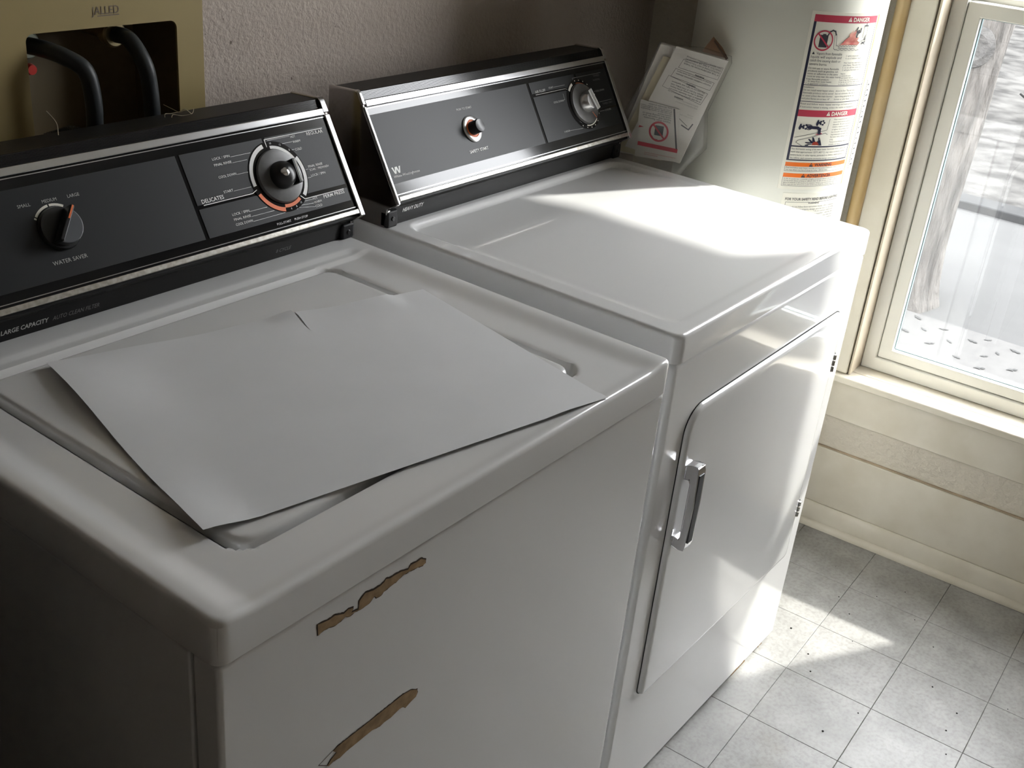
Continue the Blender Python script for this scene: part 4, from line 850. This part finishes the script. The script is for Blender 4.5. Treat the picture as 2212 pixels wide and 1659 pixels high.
lf = slab('leaflet', [(-0.0440, 0.848), (0.0375, 0.8520), (0.0285, 0.9490), (-0.0480, 0.9550)], 0.0085, 0.0092, 'booklet_white', 'white leaflet with red no-fuel-can sign in front of the manual in the bag', 'leaflet', 0.0)
P = Print(BG, 0.0097)
P.line([(0.0185, 0.9470), (0.0240, 0.9200), (0.0335, 0.8770)], 0.0030, 'ink')
P.poly([(-0.0415, 0.8700), (0.0362, 0.8690), (0.0362, 0.8765), (-0.0415, 0.8775)], 'booklet_red')
lc = (-0.0044, 0.9020)
P.rect(lc[0]-0.0080, lc[0]+0.0085, lc[1]-0.0075, lc[1]+0.0110, 'ink', 0.0001); P.arc(lc, 0.0155, 0.0190, 0, 360, 'booklet_red', 0.0004, 40); P.line([(lc[0]-0.0120, lc[1]+0.0115), (lc[0]+0.0120, lc[1]-0.0120)], 0.0030, 'booklet_red', 0.0005)
P.line([(lc[0]-0.012, lc[1]-0.010), (lc[0]-0.008, lc[1]-0.0150), (lc[0]-0.001, lc[1]-0.0155)], 0.0016, 'ink', 0.0002)
P.poly([(-0.0440, 0.9030), (-0.0340, 0.9060), (-0.0430, 0.9075)], 'booklet_red', 0.0002)
for i, (t, wd, z, cap) in enumerate((('Vapors from flammable', 0.052, 0.9245, 0.0032), ('liquids will explode and', 0.054, 0.9285, 0.0030), ('catch fire causing death or', 0.056, 0.9325, 0.0030), ('severe burns', 0.026, 0.9360, 0.0026), ('Do not use or store flammable', 0.060, 0.9400, 0.0026), ('products such as gasoline', 0.060, 0.9430, 0.0025), ('room or near the water heater', 0.062, 0.9460, 0.0024), ('Keep flammable products', 0.045, 0.9500, 0.0026))):
    P.text(t, 0.0155-0.0002*i, z-0.001, cap, 'ink', width=wd, rot=178)
P.text('INSTALLATION INSTRUCTIONS AND WARNINGS', 0.034, 0.8600, 0.0018, 'booklet_red', width=0.060, rot=180); P.text('READ BEFORE USE', 0.000, 0.8565, 0.0016, 'booklet_red', width=0.026, rot=180)
P.build('printing', lf)
# clear bag
out = [(-0.0293, 1.0600), (0.0015, 1.0580), (0.0500, 1.0640), (0.0560, 1.0630), (0.1045, 1.0560), (0.1070, 1.0440), (0.0790, 0.9525), (0.0880, 0.8850), (0.0560, 0.8420), (0.0450, 0.8200), (-0.0700, 0.8250), (-0.0960, 0.8560), (-0.0840, 0.9000), (-0.0800, 0.9220), (-0.0580, 0.9745)]
b = MB(); C_ = (0.005, 0.945); rings = []
for k, f in ((0, 1.0), (1, 0.97), (2, 0.90), (3, 0.72), (4, 0.45), (5, 0.2)):
    h = 0.0165*math.sqrt(1-f**4)+0.0006; rings.append([BG(C_[0]+(a-C_[0])*f, C_[1]+(z-C_[1])*f, h+0.0012*noise.noise((a*60*f, z*60*f, 1))) for a, z in out])
back = [[BG(C_[0]+(a-C_[0])*f, C_[1]+(z-C_[1])*f, -0.0195*math.sqrt(1-f**4)-0.0006) for a, z in out] for f in (0.2, 0.72, 0.97, 1.0)]
b.loft(back+rings, 'clear_plastic'); bag = b.build('document_bag', smooth=True); tag(bag, 'clear plastic bag of manuals leaning between dryer console and water heater', 'bag')
b = MB(); b.loft([[BG(0.050, 1.0560, 0.003), BG(0.100, 1.0510, 0.003), BG(0.086, 1.0680, 0.001), BG(0.0665, 1.0840, 0.0)], [BG(0.050, 1.0560, 0.0036), BG(0.100, 1.0510, 0.0036), BG(0.086, 1.0680, 0.0016), BG(0.0665, 1.0840, 0.0006)]], 'brown_film'); b.build('torn_flap', bag)
b = MB(); b.tube([BG(0.070, 1.078, 0.004), BG(0.082, 1.066, 0.006), BG(0.098, 1.050, 0.006)], 0.0016, 'rust_dark', 6, 4); b.build('twisted_edge', bag, smooth=True)

# ------------------------------------------------------------------ supply box in the back wall
sbx = empty('washer_supply_box', (0.45, YB, 0.915), 'tan recessed washer supply box with rounded opening, in the wall behind the washing machine', 'supply box')
outer = rrect(0.170, 0.604, 0.86, 1.330, 0.004, 8); inner = rrect(0.3395, 0.5605, 0.930, 1.1235, 0.010, 8)
def BW(a, z, h): return (a, YB-h, z)
b = MB(); n = len(outer); V = [BW(a, z, h) for lp in (outer, inner) for h in (0.0003, 0.0035) for a, z in lp]; F = []
for i in range(n):
    j = (i+1) % n; F += [(n+i, n+j, 3*n+j, 3*n+i), (i, n+i, n+j, j)[::-1], (2*n+i, 2*n+j, 3*n+j, 3*n+i)[::-1]]
b.add(V, F, 'tan_panel'); b.build('face_plate', sbx)
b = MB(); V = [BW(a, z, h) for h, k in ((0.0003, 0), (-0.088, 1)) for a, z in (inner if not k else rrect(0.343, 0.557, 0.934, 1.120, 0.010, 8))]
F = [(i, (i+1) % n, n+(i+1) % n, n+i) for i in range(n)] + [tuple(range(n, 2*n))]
b.add(V, F, 'box_inside_shaded'); b.build('recess', sbx, smooth=30)
P = Print(BW, 0.0038); P.text('JALLED', 0.432, 1.1395, 0.0095, 'spackle', width=0.040, xs=0.6); P.rect(0.440, 0.472, 1.1370, 1.1382, 'spackle'); P.build('embossed_lettering', sbx)
def valve(x, z, y, bodym):
    v = MB(); v.cyl((x, YB+0.085, z), (x, y, z), 0.010, bodym, 20); o = v.build('valve', sbx, smooth=30)
    v = MB(); v.lathe((x, y+0.004, z), (0, -1, 0), [(0.0165, 0), (0.0175, 0.003), (0.0175, 0.013), (0.0150, 0.016)], bodym, 24); v.build('hose_nut', o, smooth=30)
    return o
v1 = valve(0.3590, 1.104, YB+0.036, 'pale_metal'); v2 = valve(0.4800, 1.108, YB+0.030, 'brass')
b = MB(); b.lathe((0.352, YB+0.018, 1.078), (0, -1, 0), [(0.006, 0), (0.0075, 0.004), (0.006, 0.010)], 'red_plastic', 12); b.build('handle', v1, smooth=True)
for nm, pts, lb in (('water_hose', [(0.3590, YB+0.022, 1.104), (0.366, YB-0.002, 1.103), (0.377, YB-0.026, 1.097), (0.391, YB-0.043, 1.083), (0.397, YB-0.046, 1.050), (0.398, YB-0.044, 1.010), (0.394, YB-0.042, 0.960), (0.380, YB-0.044, 0.88), (0.36, YB-0.046, 0.70), (0.35, YB-0.055, 0.45), (0.34, YB-0.060, 0.30)], 'black rubber water hose curving out of the left valve behind the washer'),
                    ('water_hose', [(0.4800, YB+0.016, 1.108), (0.481, YB-0.010, 1.106), (0.484, YB-0.034, 1.080), (0.489, YB-0.036, 1.050), (0.491, YB-0.036, 1.010), (0.489, YB-0.036, 0.960), (0.480, YB-0.040, 0.86), (0.46, YB-0.046, 0.70), (0.45, YB-0.055, 0.45), (0.44, YB-0.060, 0.30)], 'black rubber water hose hanging straight down from the right brass valve')):
    b = MB(); b.tube(pts, 0.0105, 'rubber', 16, 7); tag(b.build(nm, smooth=True), lb, 'hose', 'washer water hoses')
b = MB(); b.tube([(0.245, YB-0.050, 0.60), (0.262, YB-0.062, 0.90), (0.300, YB-0.064, 0.992), (0.335, YB-0.066, 1.010), (0.362, YB-0.068, 1.000), (0.372, YB-0.072, 0.90), (0.37, YB-0.074, 0.60)], 0.0125, 'rubber', 14, 26, rf=lambda i, n: 1.0+0.10*(1 if (i % 2) else -1))
tag(b.build('drain_hose', smooth=False), 'black ribbed drain hose peeking over the washing machine console', 'hose')

# spots on the back wall
P = Print(BW, 0.0004)
for (x, z, r_) in ((0.655, 1.085, 0.0022), (0.770, 1.021, 0.002), (0.642, 1.118, 0.0012), (0.705, 1.043, 0.001), (0.61, 1.10, 0.001), (0.715, 1.088, 0.0009), (0.66, 1.0, 0.0011), (0.74, 1.06, 0.0008), (0.86, 1.09, 0.0008), (0.80, 1.14, 0.0009)):
    P.poly([(x+r_*random.uniform(.6, 1)*math.cos(R(a)), z+r_*random.uniform(.8, 1.5)*math.sin(R(a))) for a in range(0, 360, 45)], 'spackle')
o = P.build('wall_marks', wb); o['kind'] = 'stuff'

# crumbs on the floor
b = MB()
for (x, y) in [(1.53, 0.17), (1.60, -0.02), (1.48, -0.10), (1.62, 0.12), (1.43, 0.01), (1.335, -0.075), (1.66, -0.08), (1.70, 0.03), (1.29, -0.19), (1.46, -0.27), (1.58, -0.23), (1.64, -0.17), (1.36, -0.33), (1.20, -0.16), (1.50, -0.40), (1.10, -0.20), (1.72, -0.12), (1.30, -0.35), (1.42, -0.33), (1.12, -0.33), (1.545, 0.20), (1.38, -0.05), (1.56, -0.06)]:
    r_ = random.uniform(0.0007, 0.0022); b.lathe((x, y, 0.0002), (0, 0, 1), [(r_, 0), (r_*0.9, r_*0.5), (r_*0.4, r_*0.8)], 'crumb', 6)
tag(b.build('floor_crumbs'), 'scattered dark crumbs on the grey vinyl floor tiles', 'crumbs', kind='stuff')

# black bin left of the washer
bn = empty('waste_bin', (-0.29, 0.31, 0), 'tall black plastic waste bin close to the left side of the washing machine', 'waste bin')
b = MB(); rings = []
for z, k in ((0.001, 0.045), (0.02, 0.038), (0.84, 0.008)): rings.append([(x, y, z) for x, y in rrect(-0.48+k, -0.102-k, 0.118+k, 0.50-k, 0.05, 6)])
b.loft(rings, 'bin_plastic'); b.build('body', bn, smooth=40)
b = MB(); lp_ = rrect(-0.48, -0.102, 0.118, 0.50, 0.05, 6)
b.loft([[(x, y, 0.838) for x, y in lp_], [(x, y, 0.868) for x, y in lp_], [(x, y, 0.885) for x, y in shrink(lp_, 0.008)], [(x, y, 0.892) for x, y in shrink(lp_, 0.03)]], 'bin_plastic'); b.build('lid', bn, smooth=50)

# ------------------------------------------------------------------ outdoors
GZ = -0.35
def ground(name, x0, x1, z, m, th_=0.2): 
    o = box_part(name, (x0, x1, -14, 18, z-th_, z), m); tag(o, kind='structure'); return o
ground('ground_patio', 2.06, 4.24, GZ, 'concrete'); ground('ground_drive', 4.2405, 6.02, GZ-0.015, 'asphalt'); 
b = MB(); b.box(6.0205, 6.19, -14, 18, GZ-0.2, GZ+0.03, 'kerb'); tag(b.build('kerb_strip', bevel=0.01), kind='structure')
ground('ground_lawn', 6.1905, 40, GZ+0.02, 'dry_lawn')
tree = empty('tree', (4.40, 0.865, GZ-0.01), 'large rough-barked tree trunk standing outside the window beside the patio', 'tree')
b = MB(); rings = []; nz, ns = 90, 72; HT = 3.4
for k in range(nz+1):
    t = k/nz; z = GZ-0.015+HT*t; cx = 4.40+0.02*t*3; cyy = 0.865-0.062*z*0.6; r0 = 0.185+0.05*math.exp(-t*26)-0.02*t
    rings.append([(cx+(r0+0.012*noise.noise((6*math.cos(a), 6*math.sin(a), z*1.6))+0.009*noise.noise((17*math.cos(a), 17*math.sin(a), z*4)))*math.cos(a), cyy+(r0+0.012*noise.noise((6*math.cos(a), 6*math.sin(a), z*1.6))+0.009*noise.noise((17*math.cos(a), 17*math.sin(a), z*4)))*math.sin(a), z) for a in [2*math.pi*i/ns for i in range(ns)]])
b.loft(rings, 'bark'); b.build('trunk', tree, smooth=True)
b = MB(); b.lathe((4.262, 0.735, 0.74), (-0.95, -0.45, 0.1), [(0.085, -0.03), (0.078, 0.002), (0.05, 0.016), (0.025, 0.004)], 'bark_dark', 28); b.build('knot', tree, smooth=True)
for q, (dx, dy, dz) in enumerate(((0.7, -0.9, 1.3), (-0.3, 1.2, 1.4), (0.9, 0.8, 1.5))):
    b = MB(); p = Vector((4.46, 0.75, 2.75)); b.tube([p, p+Vector((dx*.4, dy*.4, dz*.5)), p+Vector((dx, dy, dz))], 0.09, 'bark', 12, 6, rf=lambda i, n: 1-0.7*i/n); b.build('branch', tree, smooth=True)
leafpos = [(4.19, 0.65), (4.01, 0.641), (4.085, 0.588), (4.153, 0.528), (3.961, 0.521), (4.046, 0.469), (4.124, 0.4), (4.19, 0.358), (3.912, 0.397), (4.011, 0.319), (4.083, 0.288), (4.161, 0.241), (3.879, 0.297), (3.965, 0.198)]
leaflab = {}
for row, ids in (('far row by the trunk', (0, 3, 6, 7, 11)), ('middle row', (1, 2, 5, 9, 10)), ('row nearest the window', (4, 8, 12, 13))):
    for q, i in enumerate(ids): leaflab[i] = 'grey dead leaf on patio, %s from left in the %s' % (('first', 'second', 'third', 'fourth', 'fifth')[q], row)
mb = MB(); L_ = 0.030
prof = [(-L_, 0), (-L_*.55, .011), (-L_*.15, .006), (L_*.1, .015), (L_*.4, .007), (L_, 0), (L_*.4, -.008), (L_*.05, -.014), (-L_*.2, -.006), (-L_*.6, -.010)]

mb.loft([[(a, v, 0.001+0.10*abs(v)+0.06*abs(a)) for a, v in prof], [(a, v, 0.0022+0.10*abs(v)+0.06*abs(a)) for a, v in prof]], 'dead_leaf')
first = None
for i, (x, y) in enumerate(leafpos):
    if first is None: o = mb.build('fallen_leaf'); first = o
    else: o = bpy.data.objects.new('fallen_leaf', first.data); col.objects.link(o)
    o.location = (x, y, GZ); o.rotation_euler = (0, 0, random.uniform(0.5, 2.4)); k = random.uniform(0.55, 0.85); o.scale = (k, k, k)
    tag(o, leaflab[i], 'leaf', 'dead leaves on the patio')
def shrub(c, r, label):
    b = MB(); rr = random.Random(int(c[0]*100))
    for k in range(70):
        a = rr.uniform(0, 6.28); t = rr.uniform(0.1, 1.0); h = rr.uniform(0.6, 1.5)*r
        p = Vector(c); q = p+Vector((math.cos(a)*t*r*0.5, math.sin(a)*t*r*0.5, h*0.5)); e = p+Vector((math.cos(a+0.3)*t*r, math.sin(a+0.3)*t*r, h))
        b.tube([p, q, e], 0.014, 'shrub', 5, 3, rf=lambda i, n: 1-0.6*i/n)
    tag(b.build('shrub', smooth=True), label, 'shrub', 'shrubs beyond the drive')
shrub((8.6, 1.25, GZ), 0.30, 'grey leafless shrub beyond the drive, right of the tree trunk')
shrub((11.5, 1.6, GZ), 0.55, 'larger grey shrub far beyond the drive')
